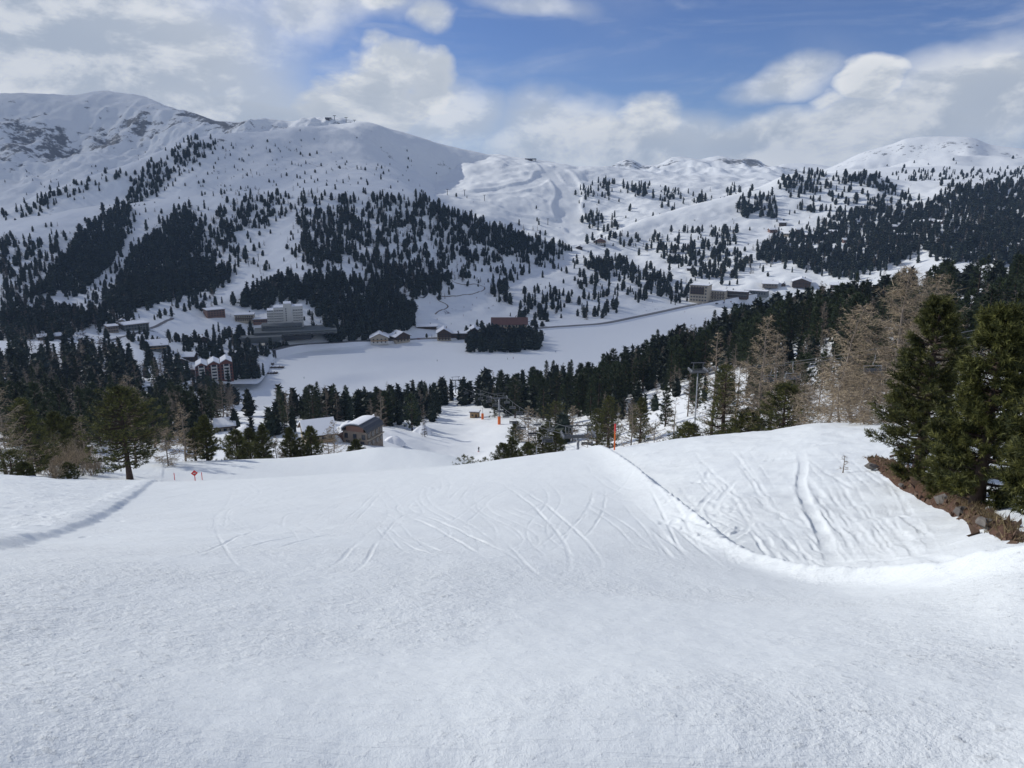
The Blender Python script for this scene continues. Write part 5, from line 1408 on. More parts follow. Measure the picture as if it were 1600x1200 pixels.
def right_hotel():
    t = simple_flat(D, 1094, 470, 28, 25, 'tall white-based hotel with dark upper floors at the right end of the lake', M_BEIGE, 20, -0.25, 5, 6)
    t['category'] = 'hotel'; t.name = 'hotel'
    m = site(D, 1094, 470)[1]
    MB().box((-2*m, -10.7, 17*m), (21*m, 1.4, 10.5*m)).build('balcony_front', M_WOOD, t)
    for f in range(3):
        for c in range(5): window(t, (-10.5+4.2*c)*m, -11.46, (13.5+3.5*f)*m, 2.6*m, 1.5*m)
right_hotel()
simple_flat(D, 1119, 467, 30, 13, 'dark-fronted hotel wing with white lower floor right of the tall hotel', M_BEIGE, 14, -0.2, 3, 7, band=M_WOOD)
simple_flat(D, 1150, 464, 36, 9, 'low shop row with green panel beside the hotel wing', M_WOOD, 12, -0.2, 2, 8, band=M_CONC)
simple_flat(D, 1182, 461, 34, 7, 'low dark lift base building at the end of the shop row', M_CONC, 12, -0.25, 1, 8)
chalet(D, 1252, 446, 27, 12, 'dark chalet with cross gable on the sunny flat right of the lift base', M_WOOD, floors=2, cols=4)
chalet(D, 1203, 447, 22, 8, 'low stone house left of the dark cross-gabled chalet', M_STONE, gable_front=False, floors=1, cols=5)
chalet(D, 1224, 446, 6, 4, 'tiny shed between the stone house and the dark chalet', M_WOOD)
chalet(D, 1306, 448, 16, 6, 'flat dark hut at the edge of the wood right of the sunny flat', M_WOOD, gable_front=False, floors=1, cols=3)
chalet(D, 938, 381, 17, 9, 'mountain restaurant at the foot of the sunlit piste', M_BROWN, M_WHITE, cols=4)
chalet(D, 905, 389, 10, 5, 'small drag-lift hut left of the mountain restaurant', M_WOOD)
chalet(D, 1078, 422, 9, 5, 'brown hut among pines above the tall hotel', M_WOOD, gable_front=False)
chalet(G, 793, 271, 7, 3, 'little hut on the skyline slope under the lift station', M_WOOD, floors=1) if False else None
for i, (x, y, w) in enumerate([(1223, 352, 11), (1207, 363, 12), (1229, 369, 13), (1249, 363, 10), (1302, 366, 14), (1293, 370, 8), (1397, 358, 10), (1433, 351, 9), (1445, 350, 8), (1454, 349, 9), (1466, 351, 10), (1407, 372, 10), (1341, 383, 9), (1360, 391, 8), (1522, 401, 15), (1536, 406, 12), (1549, 404, 10), (1557, 411, 8), (1563, 388, 10), (1585, 387, 11), (1551, 396, 8), (1483, 392, 8), (1448, 388, 8), (1278, 366, 9), (1262, 371, 9), (1320, 379, 7)]):
    P, m, rz = site(D, x, y)
    cluster = 'upper' if y < 375 and x < 1330 else ('middle' if x < 1480 else 'right')
    lab = {'upper': 'snow-roofed holiday hut in the cluster above the wood right of the open piste', 'middle': 'snow-roofed hut in a clearing of the wide wood on the right flank', 'right': 'snow-roofed hut in the clearing high at the right edge of the wide wood'}[cluster]
    t = empty('chalet', P, rz + 0.5*math.sin(i*2.3), lab, 'house', {'upper': 'holiday huts above the wood', 'middle': 'huts in the wood clearings', 'right': 'huts at the right edge of the wood'}[cluster])
    ww = w*m; dd = ww*0.8; hh = 4.2*m
    MB().house((0, 0, -2), dd, ww, hh+2, 2.0*m, math.pi/2).build('wall', (M_WOOD, M_BROWN, M_BEIGE)[i % 3], t)
    rf = MB().gable((0, 0, 0), dd, ww, hh, 2.0*m, 1.0, 0.3, math.pi/2).build('roof', M_WOOD, t)
    MB().gable((0, 0, 0.32), dd, ww, hh, 2.0*m, 0.9, 0.8, math.pi/2).build('snow', M_SNOWR, rf)
    for c in range(3): window(t, ww*(-0.3+0.3*c), -dd/2-0.06, hh*0.55, ww*0.16, hh*0.35)

# ---- the nearer houses below the roll
def stone_house():
    P, m, rz = site(B, 568, 691)
    t = empty('house', P, rz-0.55, 'weathered grey stone house with half-bare arched roof beside the lower piste', 'house')
    w, d, h = 7.2, 8.2, 4.2
    MB().box((0, 0, h/2-1), (w, d, h+2)).build('wall', M_STONE, t)
    n = 9; vs = []; fs = []
    def arch(r0, yy0, yy1, name, mat, dz=0.0, a0=0, a1=math.pi, par=None):
        b = MB(); prof = []
        for k in range(n):
            a = a0+(a1-a0)*k/(n-1); prof.append((-math.cos(a)*(w/2+0.3)*r0, h+math.sin(a)*2.0*r0+dz))
        for k in range(n):
            a = a1-(a1-a0)*k/(n-1); prof.append((-math.cos(a)*(w/2+0.3)*(r0-0.06), h-0.15+math.sin(a)*2.0*(r0-0.06)+dz))
        vs = [(x, yy0, z) for x, z in prof] + [(x, yy1, z) for x, z in prof]; N_ = len(prof)
        fs = [(k, (k+1) % N_, N_+(k+1) % N_, N_+k) for k in range(N_)] + [tuple(range(N_-1, -1, -1)), tuple(range(N_, 2*N_))]
        return b.add(vs, fs).build(name, mat, par or t)
    rf = arch(1.0, -d/2-0.3, d/2+0.3, 'roof', M_STEELD)
    arch(1.10, -d/2-0.1, d/2, 'snow', M_SNOWR, 0.0, 0.15, 1.9, rf)
    MB().box((0, -d/2+0.1, h+0.7), (w*0.72, 0.2, 1.5)).build('gable_wall', M_BROWN, t)
    for k in range(3): window(t, -2.6+2.6*k, -d/2-0.06, 2.9, 1.0, 1.3)
    for k in range(2): window(t, -2.2+4.4*k, -d/2-0.06, 0.9, 1.1, 1.5)
    for k in range(4):
        o = window(t, w/2+0.06, -3.2+2.1*k, 3.2, 1.2, 1.3); o.rotation_euler = (0, 0, math.pi/2)
        o = window(t, w/2+0.06, -3.2+2.1*k, 0.9, 1.1, 1.2); o.rotation_euler = (0, 0, math.pi/2)
    MB().box((w/2+0.3, 0, 2.15), (0.6, d, 0.18)).build('string_course', M_BEIGE, t)
    MB().box((-w/2-1.2, -1, 1.0), (2.2, 5, 3.0)).build('annex', M_BROWN, t)
stone_house()
chalet(B, 497, 690, 44, 33, 'house under a thick smooth snow roof left of the grey stone house', M_BEIGE, gable_front=False, floors=2, cols=4, depth=9, turn=0.15, chimney=False)
chalet(B, 585, 664, 14, 12, 'small snow-capped shed behind the grey stone house', M_WOOD, floors=1, cols=2, balcony=False)
chalet(B, 352, 672, 28, 17, 'white snow-roofed cottage furthest left behind the row of pines', M_BEIGE, floors=1, cols=3, balcony=False, gable_front=False)
chalet(B, 140, 660, 26, 14, 'snow-covered hut roof showing left of the big stone pine', M_WOOD, floors=1, cols=2, balcony=False, gable_front=False)
def snow_heaps():
    g = np.random.default_rng(5)
    for i, (x, y, w, h) in enumerate([(385, 685, 62, 24), (430, 676, 50, 20), (545, 668, 34, 14), (525, 690, 22, 14), (615, 692, 40, 14), (660, 677, 34, 15), (262, 672, 30, 12), (60, 660, 22, 14), (10, 610, 14, 22)]):
        P, m, rz = site(B, x, y)
        n, k = 22, 8; V = []; F = []
        for a in range(k+1):
            f = a/k
            for b in range(n):
                t = 2*math.pi*b/n; rr = (1-f)**0.6 if a < k else 0
                q = 1+0.16*math.sin(3*t+i)+0.1*math.sin(5*t+2*i)
                V.append((math.cos(t)*rr*w*m/2*q, math.sin(t)*rr*w*m/2*q*0.8, f**0.8*h*m - 0.5 + 0.10*h*m*math.sin(4*t+i)*rr))
        for a in range(k):
            for b in range(n): F.append((a*n+b, a*n+(b+1) % n, (a+1)*n+(b+1) % n, (a+1)*n+b))
        o = MB().add(V, F).build('snow_heap', M_SNOWR, None, True); o.location = tuple(P); o.rotation_euler = (0, 0, rz)
        tag(o, ['broad snow heap behind the row of pines below the piste edge', 'snow mound right of the broad heap behind the pines', 'snow mound between the two nearer houses and the tree belt', 'snow heap in front of the grey stone house', 'ploughed snow heap right of the grey stone house', 'pointed snow bank with bushes at the left edge of the lower piste', 'snow patch heaped behind the short bushy larch', 'small snow heap behind the pines on the far left', 'snow hump behind the bare larch at the left edge'][i], 'snow heap', None)
snow_heaps()
def timber_hut():
    P, m, rz = site(B, 742, 652)
    t = empty('hut', P, rz-0.2, 'small tan timber hut with snowy flat roof beside the lower piste', 'hut')
    MB().box((0, 0, 1.0), (3.9, 3.2, 3.4)).build('wall', M_WOODL, t)
    rf = MB().box((0, 0, 2.85), (4.8, 4.0, 0.25)).build('roof', M_WOOD, t)
    MB().box((0, 0, 3.15), (4.6, 3.8, 0.35)).build('snow', M_SNOWR, rf)
    MB().box((0.9, -1.64, 0.9), (0.9, 0.1, 1.9)).build('door', M_WOOD, t)
    window(t, -0.8, -1.64, 1.4, 0.9, 0.8)
timber_hut()

# ---- road along the lake, jetties, netting, walking trail, parked cars
def ribbon(sheet, pts, width, name, mat, lift=0.15, kind='structure', step=6.0, bank=0):
    P = sheet.hit([p[0] for p in pts], [p[1] for p in pts]); P = P[~np.isnan(P[:, 0]), :2]
    Q = densify(P, step); T = np.gradient(Q, axis=0); T /= np.linalg.norm(T, axis=1)[:, None]; Nn = np.stack([T[:, 1], -T[:, 0]], 1)
    cols = np.array([-width/2-2.0*bank, -width/2, 0, width/2, width/2+2.0*bank]); V = []
    for c in cols:
        R_ = Q + Nn*c; V.append(np.column_stack([R_, sheet.at(R_[:, 0], R_[:, 1])+lift]))
    V = np.stack(V, 1)
    if bank:
        z = np.maximum(V[:, 1:4, 2].max(1), LAKE_Z+1.6); z = np.convolve(np.pad(z, 8, mode='edge'), np.ones(17)/17, 'valid')
        V[:, 1:4, 2] = z[:, None]; V[:, 0, 2] = np.minimum(V[:, 0, 2]-lift-1.0, z-1.2); V[:, 4, 2] = np.minimum(V[:, 4, 2]-lift-1.0, z-1.2)
    n = len(Q); i = np.arange(n-1)[:, None]*5 + np.arange(4)[None]
    F = np.stack([i, i+1, i+6, i+5], -1).reshape(-1, 4)
    o = link(bpy.data.objects.new(name, mesh_np(name, V.reshape(-1, 3), F, mat, True)))
    if bank:
        o.data.materials.append(M_SNOWR); mi = np.tile([1, 0, 0, 1], n-1).astype(np.int32); o.data.polygons.foreach_set('material_index', mi)
    if kind: o['kind'] = kind
    return o, Q
_, ROAD = ribbon(D, [(425, 549), (470, 541), (540, 537), (600, 534), (660, 531), (720, 529), (770, 525), (845, 521), (900, 515), (945, 508), (1000, 496), (1060, 483), (1100, 475), (1140, 469), (1190, 463)], 8.5, 'lake_road', M_ASPH, 0.3, bank=1)
ribbon(D, [(120, 545), (180, 530), (230, 515), (250, 507), (270, 497)], 3.0, 'side_road', M_ASPH, 0.2)
ribbon(D, [(680, 491), (700, 479), (684, 468), (690, 463), (735, 460), (757, 452), (748, 445), (712, 442), (706, 438)], 1.6, 'walking_path', M_STONE, 0.12, 'structure', 3.0)
o, _ = ribbon(D, [(637, 451), (650, 461), (660, 466), (668, 458), (670, 448)], 1.8, 'safety_net', M_STEELD, 0.5, None, 3.0)
tag(o, 'dark safety net looped round a lone pine on the slope above the inn', 'netting')
for i, (x0, x1, y, lab) in enumerate([(412, 444, 575, 'long dark jetty reaching onto the frozen lake from the left point'), (410, 434, 584, 'short dark jetty below the long one on the frozen lake'), (408, 428, 570, 'stubby jetty nearest the reeds on the left point')]):
    a = np.array(unproject(x0, y, lake_r(x0, y))); b = np.array(unproject(x1, y, lake_r(x1, y))); L_ = np.linalg.norm(b-a)
    t = empty('jetty', (a+b)/2 + np.array([0, 0, 0.8]), math.atan2(b[1]-a[1], b[0]-a[0]), lab, 'jetty')
    dk = MB().box((0, 0, 0), (L_, 3.0, 0.5)).build('deck', M_WOOD, t)
    MB().box((-L_*0.1, 0.3, 0.4), (L_*0.7, 1.9, 0.25)).build('snow', M_SNOWR, dk)
    for k in range(6):
        for s in (-1, 1): MB().tube([(-L_/2+L_*(k+.5)/6, s*1.3, -1.5), (-L_/2+L_*(k+.5)/6, s*1.3, 0.9)], 0.22, 6).build('pile', M_WOOD, t)

CAR = {}
def car_meshes():
    b = MB(); pr = [(-2.1, .35), (2.1, .35), (2.15, .75), (1.95, .9), (1.1, .98), (0.55, 1.46), (-1.35, 1.48), (-1.95, 1.0), (-2.15, .9)]
    n = len(pr); b.add([(x, -.86, z) for x, z in pr]+[(x, .86, z) for x, z in pr], [(k, (k+1) % n, n+(k+1) % n, n+k) for k in range(n)]+[tuple(range(n-1, -1, -1)), tuple(range(n, 2*n))])
    gl = MB(); pg = [(0.98, 1.0), (0.5, 1.40), (-1.30, 1.42), (-1.78, 1.02)]
    gl.add([(x, -.875, z) for x, z in pg]+[(x, .875, z) for x, z in pg], [(0, 1, 5, 4), (1, 2, 6, 5), (2, 3, 7, 6), (3, 0, 4, 7), (3, 2, 1, 0), (4, 5, 6, 7)])
    wh = MB().tube([(0, -.1, 0), (0, .1, 0)], 0.33, 10)
    return b, gl.mesh('side_window', M_GLASS), wh.mesh('wheel', M_DARK)
def cars():
    b, gl, wh = car_meshes(); g = np.random.default_rng(8)
    paints = [simple('paint_'+n, c, 0.35, 0.05, 3, 0.5) for n, c in (('black', (.02, .02, .022)), ('grey', (.16, .165, .17)), ('white', (.7, .7, .7)), ('blue', (.03, .06, .16)), ('darkred', (.2, .02, .02)))]
    bodies = [b.mesh('body', p) for p in paints]
    spots = [(441, 545.2), (448, 544.2), (455, 543.4), (462, 542.6), (470, 541.7), (479, 541), (489, 540.4), (500, 539.8), (512, 539.2), (560, 536.6), (655, 531.8), (1088, 478), (1098, 475.5), (1107, 474), (1116, 472), (1125, 470.5), (1134, 469.2), (1143, 468), (1152, 467.2), (1161, 466.2), (1120, 475.5), (1131, 474), (1142, 472.4), (1153, 471)]
    nm = ['black', 'grey', 'white', 'blue', 'dark red']
    for i, (x, y) in enumerate(spots):
        P, m, rz = site(D, x, y); k = int(g.integers(0, 5))
        where = 'parked in the line beside the lake road below the white hotel' if x < 530 else ('on the lake road by the inn' if x < 700 else 'in the car park below the tall lakeside hotel')
        t = empty('parked_car', (P[0], P[1], P[2]+0.35), rz + g.normal(0, .25) + (math.pi/2 if x > 1000 else 0), nm[k]+' car '+where, 'car', 'cars '+where)
        link(bpy.data.objects.new('body', bodies[k]), t); link(bpy.data.objects.new('side_window', gl), t)
        for sx in (-1.3, 1.3):
            for sy in (-.8, .8):
                w_ = link(bpy.data.objects.new('wheel', wh), t); w_.location = (sx, sy, .33)
cars()

# ---- chairlifts
def tower(P, h, rz, label, arm=7.0, pad=None, name='lift_tower', lattice=True, r=0.42):
    t = empty(name, P, rz, label, 'lift tower')
    MB().tube([(0, 0, -0.6), (0, 0, h*0.5), (0, 0, h)], [r, r*0.85, r*0.7], 12).build('mast', M_STEEL, t, True)
    if pad: MB().tube([(0, 0, -0.5), (0, 0, pad)], r*1.45, 14).build('padding', M_ORANGE, t)
    MB().box((0, 0, h), (arm, 0.45, 0.5)).build('crossarm', M_STEELD, t)
    if lattice:
        f = MB()
        for s in (-1, 1): f.tube([(s*arm*0.30, 0, h+.2), (s*arm*0.30, 0, h+2.0)], 0.10, 5)
        f.tube([(-arm*0.45, 0, h+2.0), (arm*0.45, 0, h+2.0)], 0.12, 5); f.build('maintenance_frame', M_STEELD, t)
    for s in (-1, 1):
        sh = MB().box((s*arm/2, 0, h+0.25), (0.25, 3.4, 0.3)).build('sheave_train', M_STEELD, t)
        for k in range(4): MB().tube([(s*arm/2-0.1, -1.35+0.9*k, h+.45), (s*arm/2+0.1, -1.35+0.9*k, h+.45)], 0.28, 8).build('sheave', M_STEEL, sh)
    return t
def chair_meshes():
    f = MB(); f.tube([(0, 0, 0), (0, 0.05, -0.9), (0, 0.35, -1.3), (0, 0.35, -1.6)], 0.05, 5)
    f.tube([(-1.05, 0.35, -1.6), (1.05, 0.35, -1.6)], 0.05, 5)
    for s in (-1, 1): f.tube([(s*1.05, 0.35, -1.6), (s*1.05, 0.30, -2.5), (s*1.05, -0.25, -2.55)], 0.045, 5)
    s_ = MB().box((0, 0.02, -2.5), (2.05, 0.5, 0.08)); bk = MB().box((0, 0.30, -2.15), (2.05, 0.07, 0.45))
    return f.mesh('hanger', M_STEEL), s_.mesh('seat', M_STEELD), bk.mesh('backrest', M_STEELD)
CH = chair_meshes()
def cable(a, b, sag, n=24):
    a, b = np.array(a), np.array(b); f = np.linspace(0, 1, n)[:, None]
    p = a+(b-a)*f; p[:, 2] -= (4*sag*f*(1-f))[:, 0]; return p
def lift_line(stops, arm, label, chair_label, group, spacing, rad, chair_from=0.04, first=0.0):
    for s in (-1, 1):
        pts = []
        for (P, h, rz), (P2, h2, rz2) in zip(stops[:-1], stops[1:]):
            a = (P[0]+s*arm/2*math.cos(rz), P[1]+s*arm/2*math.sin(rz), P[2]+h+0.62); b = (P2[0]+s*arm/2*math.cos(rz2), P2[1]+s*arm/2*math.sin(rz2), P2[2]+h2+0.62)
            seg = cable(a, b, np.linalg.norm(np.array(a)-np.array(b))*0.012); pts += list(seg if not pts else seg[1:])
        pts = np.array(pts)
        o = MB().tube(pts, rad, 5, False).build('lift_cable', M_STEELD)
        tag(o, label % ('up' if s > 0 else 'down'), 'cable')
        d = np.concatenate([[0], np.cumsum(np.linalg.norm(np.diff(pts, axis=0), axis=1))])
        for q in np.arange(first+spacing*(0.3 if s > 0 else 0.8), d[-1]-4, spacing):
            c = [np.interp(q, d, pts[:, k]) for k in range(3)]
            c2 = [np.interp(q+1, d, pts[:, k]) for k in range(3)]
            t = empty('lift_chair', c, math.atan2(c2[1]-c[1], c2[0]-c[0])-math.pi/2 + (0 if s > 0 else math.pi), chair_label, 'lift chair', group)
            for nm, me in zip(('hanger', 'seat', 'backrest'), CH): link(bpy.data.objects.new(nm, me), t)
def lifts():
    P1, m1, _ = site(B, 780, 663); P0, m0, _ = site(B, 712, 614); P2 = np.array(stand(903, 128, 700))
    P00 = P0 + (P0-P1)*1.3; P00[2] = LAKE_Z+1
    d10 = math.atan2(P0[1]-P1[1], P0[0]-P1[0]) - math.pi/2; d21 = math.atan2(P1[1]-P2[1], P1[0]-P2[0]) - math.pi/2
    h1 = top_z(P1, 622)-P1[2]; h0 = top_z(P0, 594)-P0[2]; h2 = top_z(P2, 682)-P2[2]
    tower(P1, h1, (d10+d21)/2, 'grey lift tower with orange padded foot beside the lower piste', 6.5, h1*0.30)
    tower(P0, h0, d10, 'dark lift tower on the knoll where the lower piste drops to the lake', 6.0)
    tower(P2, h2, d21, 'double-armed lift tower half hidden behind the roll of the piste', 5.5, None, r=0.32)
    P9 = P2 + (P2-P1)*0.42; P9[2] = ground_near(P9[0], P9[1]); 
    lift_line([(P0, h0, d10), (P1, h1, (d10+d21)/2), (P2, h2, d21)], 5.6, 'steel lift cable crossing the lower piste past the orange-footed tower, %s side', 'empty chair hanging on the lift beside the lower piste', 'chairs of the lift beside the lower piste', 24, 0.06)
    P3 = np.array(stand(1087, 165, 640)); h3 = top_z(P3, 581)-P3[2]
    P4 = np.array(stand(1760, 66, 700)); h4 = top_z(P4, 478)-P4[2]
    d34 = math.atan2(P4[1]-P3[1], P4[0]-P3[0]) - math.pi/2
    tower(P3, h3, d34, 'grey lift tower with long arm beyond the crest near the slim larch', 3.4, None, r=0.17)
    lift_line([(P3, h3, d34), (P4, h4, d34)], 3.2, 'thin lift cable running behind the right-hand trees, %s side', 'empty chair hanging behind the tan larches', 'chairs of the lift behind the tan larches', 34, 0.035, first=12)
lifts()
def tpole(sheet, x, y, hpx, lab, group):
    P, m, rz = site(sheet, x, y); h = hpx*m
    t = empty('drag_lift_pole', P, rz+0.4, lab, 'lift pole', group)
    MB().tube([(0, 0, -1), (0, 0, h)], 0.5*m, 6).build('mast', M_STEELD, t); MB().box((0, 0, h), (5.0*m, 0.6*m, 0.6*m)).build('crossarm', M_STEELD, t)
for i, (sh, x, y, h) in enumerate([(G, 699, 305, 9), (G, 726, 306, 9), (G, 757, 314, 9), (G, 856, 351, 9)]):
    tpole(sh, x, y, h, 'drag lift pole with crossarm on the sunlit slope' if i < 3 else 'drag lift pole standing alone at the foot of the sunlit piste', 'drag lift poles on the sunlit slope' if i < 3 else None)
for i, (x, y) in enumerate([(404, 408), (389, 416)]): tpole(D, x, y, 11 if i == 0 else 8, ['dark lift pylon right of the pine clump above the brown block', 'smaller lift pylon below the dark one on the open slope'][i], None)
def top_station(sheet, x, y, wpx, lab, n):
    P, m, rz = site(sheet, x, y)
    t = empty('lift_station', P, rz, lab, 'lift station')
    w = wpx*m
    MB().box((0, 0, 2.4*m), (w, 5*m, 1.6*m)).build('roof', M_STEELD, t)
    MB().box((-w*0.1, 0, 0.2*m), (w*0.55, 4*m, 3.2*m)).build('wall', M_WOOD, t)
    for k in range(n):
        MB().tube([(-w*0.45+w*0.9*k/(n-1), 0, -2*m), (-w*0.45+w*0.9*k/(n-1), 0, 2*m)], 0.45*m, 6).build('leg', M_STEELD, t)
top_station(G, 829, 251, 18, 'open-sided lift station on the skyline above the sunlit slopes', 4)
top_station(F_, 513, 187, 10, 'lift station on the skyline of the bald mountain', 3)
for i, (x, y) in enumerate([(523, 188), (541, 191), (554, 195)]):
    P, m, rz = site(F_, x, y)
    if not np.isnan(P[0]):
        t = empty('lift_tower', P, rz, 'small T-shaped lift tower on the skyline of the bald mountain', 'lift tower', 'lift towers on the bald skyline')
        MB().tube([(0, 0, -2*m), (0, 0, 7*m)], 0.5*m, 6).build('mast', M_STEELD, t); MB().box((0, 0, 7*m), (5*m, 0.8*m, 0.8*m)).build('crossarm', M_STEELD, t)

# ---- markers on the piste
def pole(sheet_pt, h, r, mat, lab, name='marker_pole', tip=None):
    t = empty(name, sheet_pt, 0, lab, 'marker pole')
    MB().tube([(0, 0, -0.4), (0, 0, h)], r, 8).build('shaft', mat, t)
    if tip: MB().tube([(0, 0, h*0.72), (0, 0, h)], r*1.25, 8).build('band', tip, t)
    return t
def on_a(x, y): return A.hit(x, y)[0]
def markers():
    P = on_a(305, 751); h = top_z(P, 738)-P[2]
    t = empty('piste_sign', P, -math.atan2(P[0], P[1]), 'red diamond piste marker on a thin post near the left of the roll', 'sign')
    MB().tube([(0, 0, -0.5), (0, 0, h)], 0.055, 8).build('post', M_REDP, t)
    s = 0.42
    MB().add([(0, -.06, h-.1-s), (s, -.06, h-.1), (0, -.06, h-.1+s), (-s, -.06, h-.1), (0, -.03, h-.1-s), (s, -.03, h-.1), (0, -.03, h-.1+s), (-s, -.03, h-.1)],
             [(0, 1, 2, 3), (7, 6, 5, 4), (0, 4, 5, 1), (1, 5, 6, 2), (2, 6, 7, 3), (3, 7, 4, 0)]).build('panel', M_REDP, t)
    MB().box((0, -.075, h-.1), (0.30, .02, 0.11)).build('stripe', M_WHITE, t)
    for x, y0, y1, lab in ((273, 750, 739, 'thin red pole left of the red diamond marker'), (316, 750, 738, 'thin red pole right of the red diamond marker')):
        P = on_a(x, y0); pole(P, top_z(P, y1)-P[2], 0.045, M_REDP, lab)
    P = on_a(960, 703); pole(P, top_z(P, 662)-P[2], 0.065, M_ORANGE, 'tall orange marker pole on the crest where the snow lip begins', 'marker_pole', M_REDP)
    P = np.array(stand(838, 118, 720)); pole(P, top_z(P, 697)-P[2], 0.09, M_STEEL, 'short grey post in the trees behind the dip')
    P = site(B, 754, 655)[0]; t = pole(P, top_z(P, 637)-P[2], 0.12, M_WHITE, 'white pole with orange padded foot right of the timber hut', 'marker_pole'); MB().tube([(0, 0, -.2), (0, 0, 2.6)], 0.55, 10).build('padding', M_ORANGE, t)
markers()
def sapling():
    P = on_a(1317, 739); h = top_z(P, 712)-P[2]
    gen = larch(h, h*0.34, 0.2, 10, 4, 41, 0.03, 0.02, 1, 0.2, twl=0.2)
    put_tree('larch_tree', gen, P, 'knee-high leafless larch sapling alone in the snow right of the trench', None, LM)
    for i, (x, y, yt) in enumerate([(60, 741, 700), (78, 743, 698), (96, 741, 692), (128, 741, 690), (144, 743, 700), (72, 735, 684), (112, 735, 688), (155, 738, 704), (88, 748, 722)]):
        P = on_a(x, y)
        if np.isnan(P[0]): P = np.array(stand(x, 78, y))
        h = top_z(P, yt)-P[2]
        put_tree('bare_shrub', shrub(h, h*0.5, 16, 900+i, 0.03), (P[0], P[1], P[2]-0.1), 'thin tan leafless shrub in the thicket left of the big stone pine', 'leafless shrubs on the left bank', LM)
    for i, (x, yt, r) in enumerate([(725, 711, 92), (738, 714, 96), (758, 715, 100)]):
        P = np.array(stand(x, r, 725)); h = max(0.8, top_z(P, yt)-P[2])
        gen = conifer(h, h*0.4, 0.0, prof_round, 30, 10, 10, 0.25, 0.03, 950+i, 0.06)
        put_tree('pine_tree', gen, P, 'tip of a small pine poking up behind the dip in the roll', 'pine tips behind the dip', PM)
sapling()

# ---- the bare soil bank under the right-hand pines, with its rocks
def soil_bank():
    front = A.hit([1352, 1366, 1380, 1400, 1430, 1470, 1510, 1550, 1588], [717, 730, 745, 760, 777, 797, 818, 838, 850])[:, :2]
    back = A.hit([1362, 1395, 1412, 1436, 1470, 1512, 1548, 1580, 1605], [715, 719, 727, 742, 762, 783, 804, 824, 842])[:, :2]
    nf, nr = 90, 14
    f = densify(front, 0.05); b = densify(back, 0.05)
    f = f[np.linspace(0, len(f)-1, nf).astype(int)]; b = b[np.linspace(0, len(b)-1, nf).astype(int)]
    V = []
    for k in range(nr):
        t = k/(nr-1); p = f*(1-t)+b*t
        z = A.at(p[:, 0], p[:, 1]); env = math.sin(math.pi*min(1, t*1.25+0.0))**0.7 if t < 0.8 else max(0, (1-t)/0.2)**0.6*0.9
        e2 = np.sin(np.pi*np.linspace(0, 1, nf))**0.4
        z = z + (0.24+0.16*fbm(p[:, 0]*1.5, p[:, 1]*1.5, 3))*env*e2 - 0.06*(1-env) + 0.07*fbm(p[:, 0]*6, p[:, 1]*6, 3)*env*e2
        V.append(np.column_stack([p, z]))
    V = np.concatenate(V); i = np.arange(nr-1)[:, None]*nf + np.arange(nf-1)[None]
    F = np.stack([i, i+1, i+nf+1, i+nf], -1).reshape(-1, 4)
    o = link(bpy.data.objects.new('soil_bank', mesh_np('soil_bank', V, F, M_SOIL, True))); o['kind'] = 'structure'
    g = np.random.default_rng(12)
    spots = [(1362, 735, .42, 'flat grey rock at the upper tip of the soil bank'), (1425, 757, .34, 'grey rock among roots near the middle of the soil bank'), (1476, 792, .5, 'pale rounded boulder on the lower half of the soil bank'), (1450, 765, .3, 'pale upright stone beside the snow patch on the bank'), (1500, 808, .34, 'dark rock in the shade below the pines'), (1536, 830, .3, 'small brown rock at the lower end of the soil bank'), (1440, 750, .26, 'small grey stone under the first pine'), (1408, 765, .2, 'small dark stone on the edge of the soil bank')]
    for k, (x, y, s, lab) in enumerate(spots):
        s *= 0.45; P = on_a(x, y); n, m_ = 7, 4; VV = []; FF = []
        for a in range(m_+1):
            ph = math.pi*a/m_
            for b_ in range(n):
                th = 2*math.pi*b_/n
                q = s*(1+0.75*float(perlin(np.array([math.cos(th)*math.sin(ph)*1.7+k*3]), np.array([math.sin(th)*math.sin(ph)*1.7+math.cos(ph)*2]))[0]))
                VV.append((q*math.sin(ph)*math.cos(th)*1.2, q*math.sin(ph)*math.sin(th)*0.9, q*math.cos(ph)*0.75))
        for a in range(m_):
            for b_ in range(n): FF.append((a*n+b_, (a+1)*n+b_, (a+1)*n+(b_+1) % n, a*n+(b_+1) % n))
        r_ = MB().add(VV, FF).build('rock', M_ROCK, None, False); r_.location = (P[0], P[1], P[2]+0.16); r_.rotation_euler = (0, 0, k)
        tag(r_, lab, 'rock')
    for k, (p0, p1) in enumerate([((1405, 724), (1420, 745)), ((1425, 730), (1445, 755)), ((1390, 722), (1412, 728))]):
        a, b_ = on_a(*p0), on_a(*p1); mid = (a+b_)/2 + np.array([.1, 0, .45])
        r_ = MB().tube([a+np.array([0, 0, .25]), mid, b_+np.array([0, 0, .2])], [.05, .045, .02], 6).build('tree_root', M_BARK, None, True)
        tag(r_, ['gnarled root crossing the soil bank under the first pine', 'twisted root beside the grey stone on the bank', 'root lying along the top of the soil bank'][k], 'root')
soil_bank()

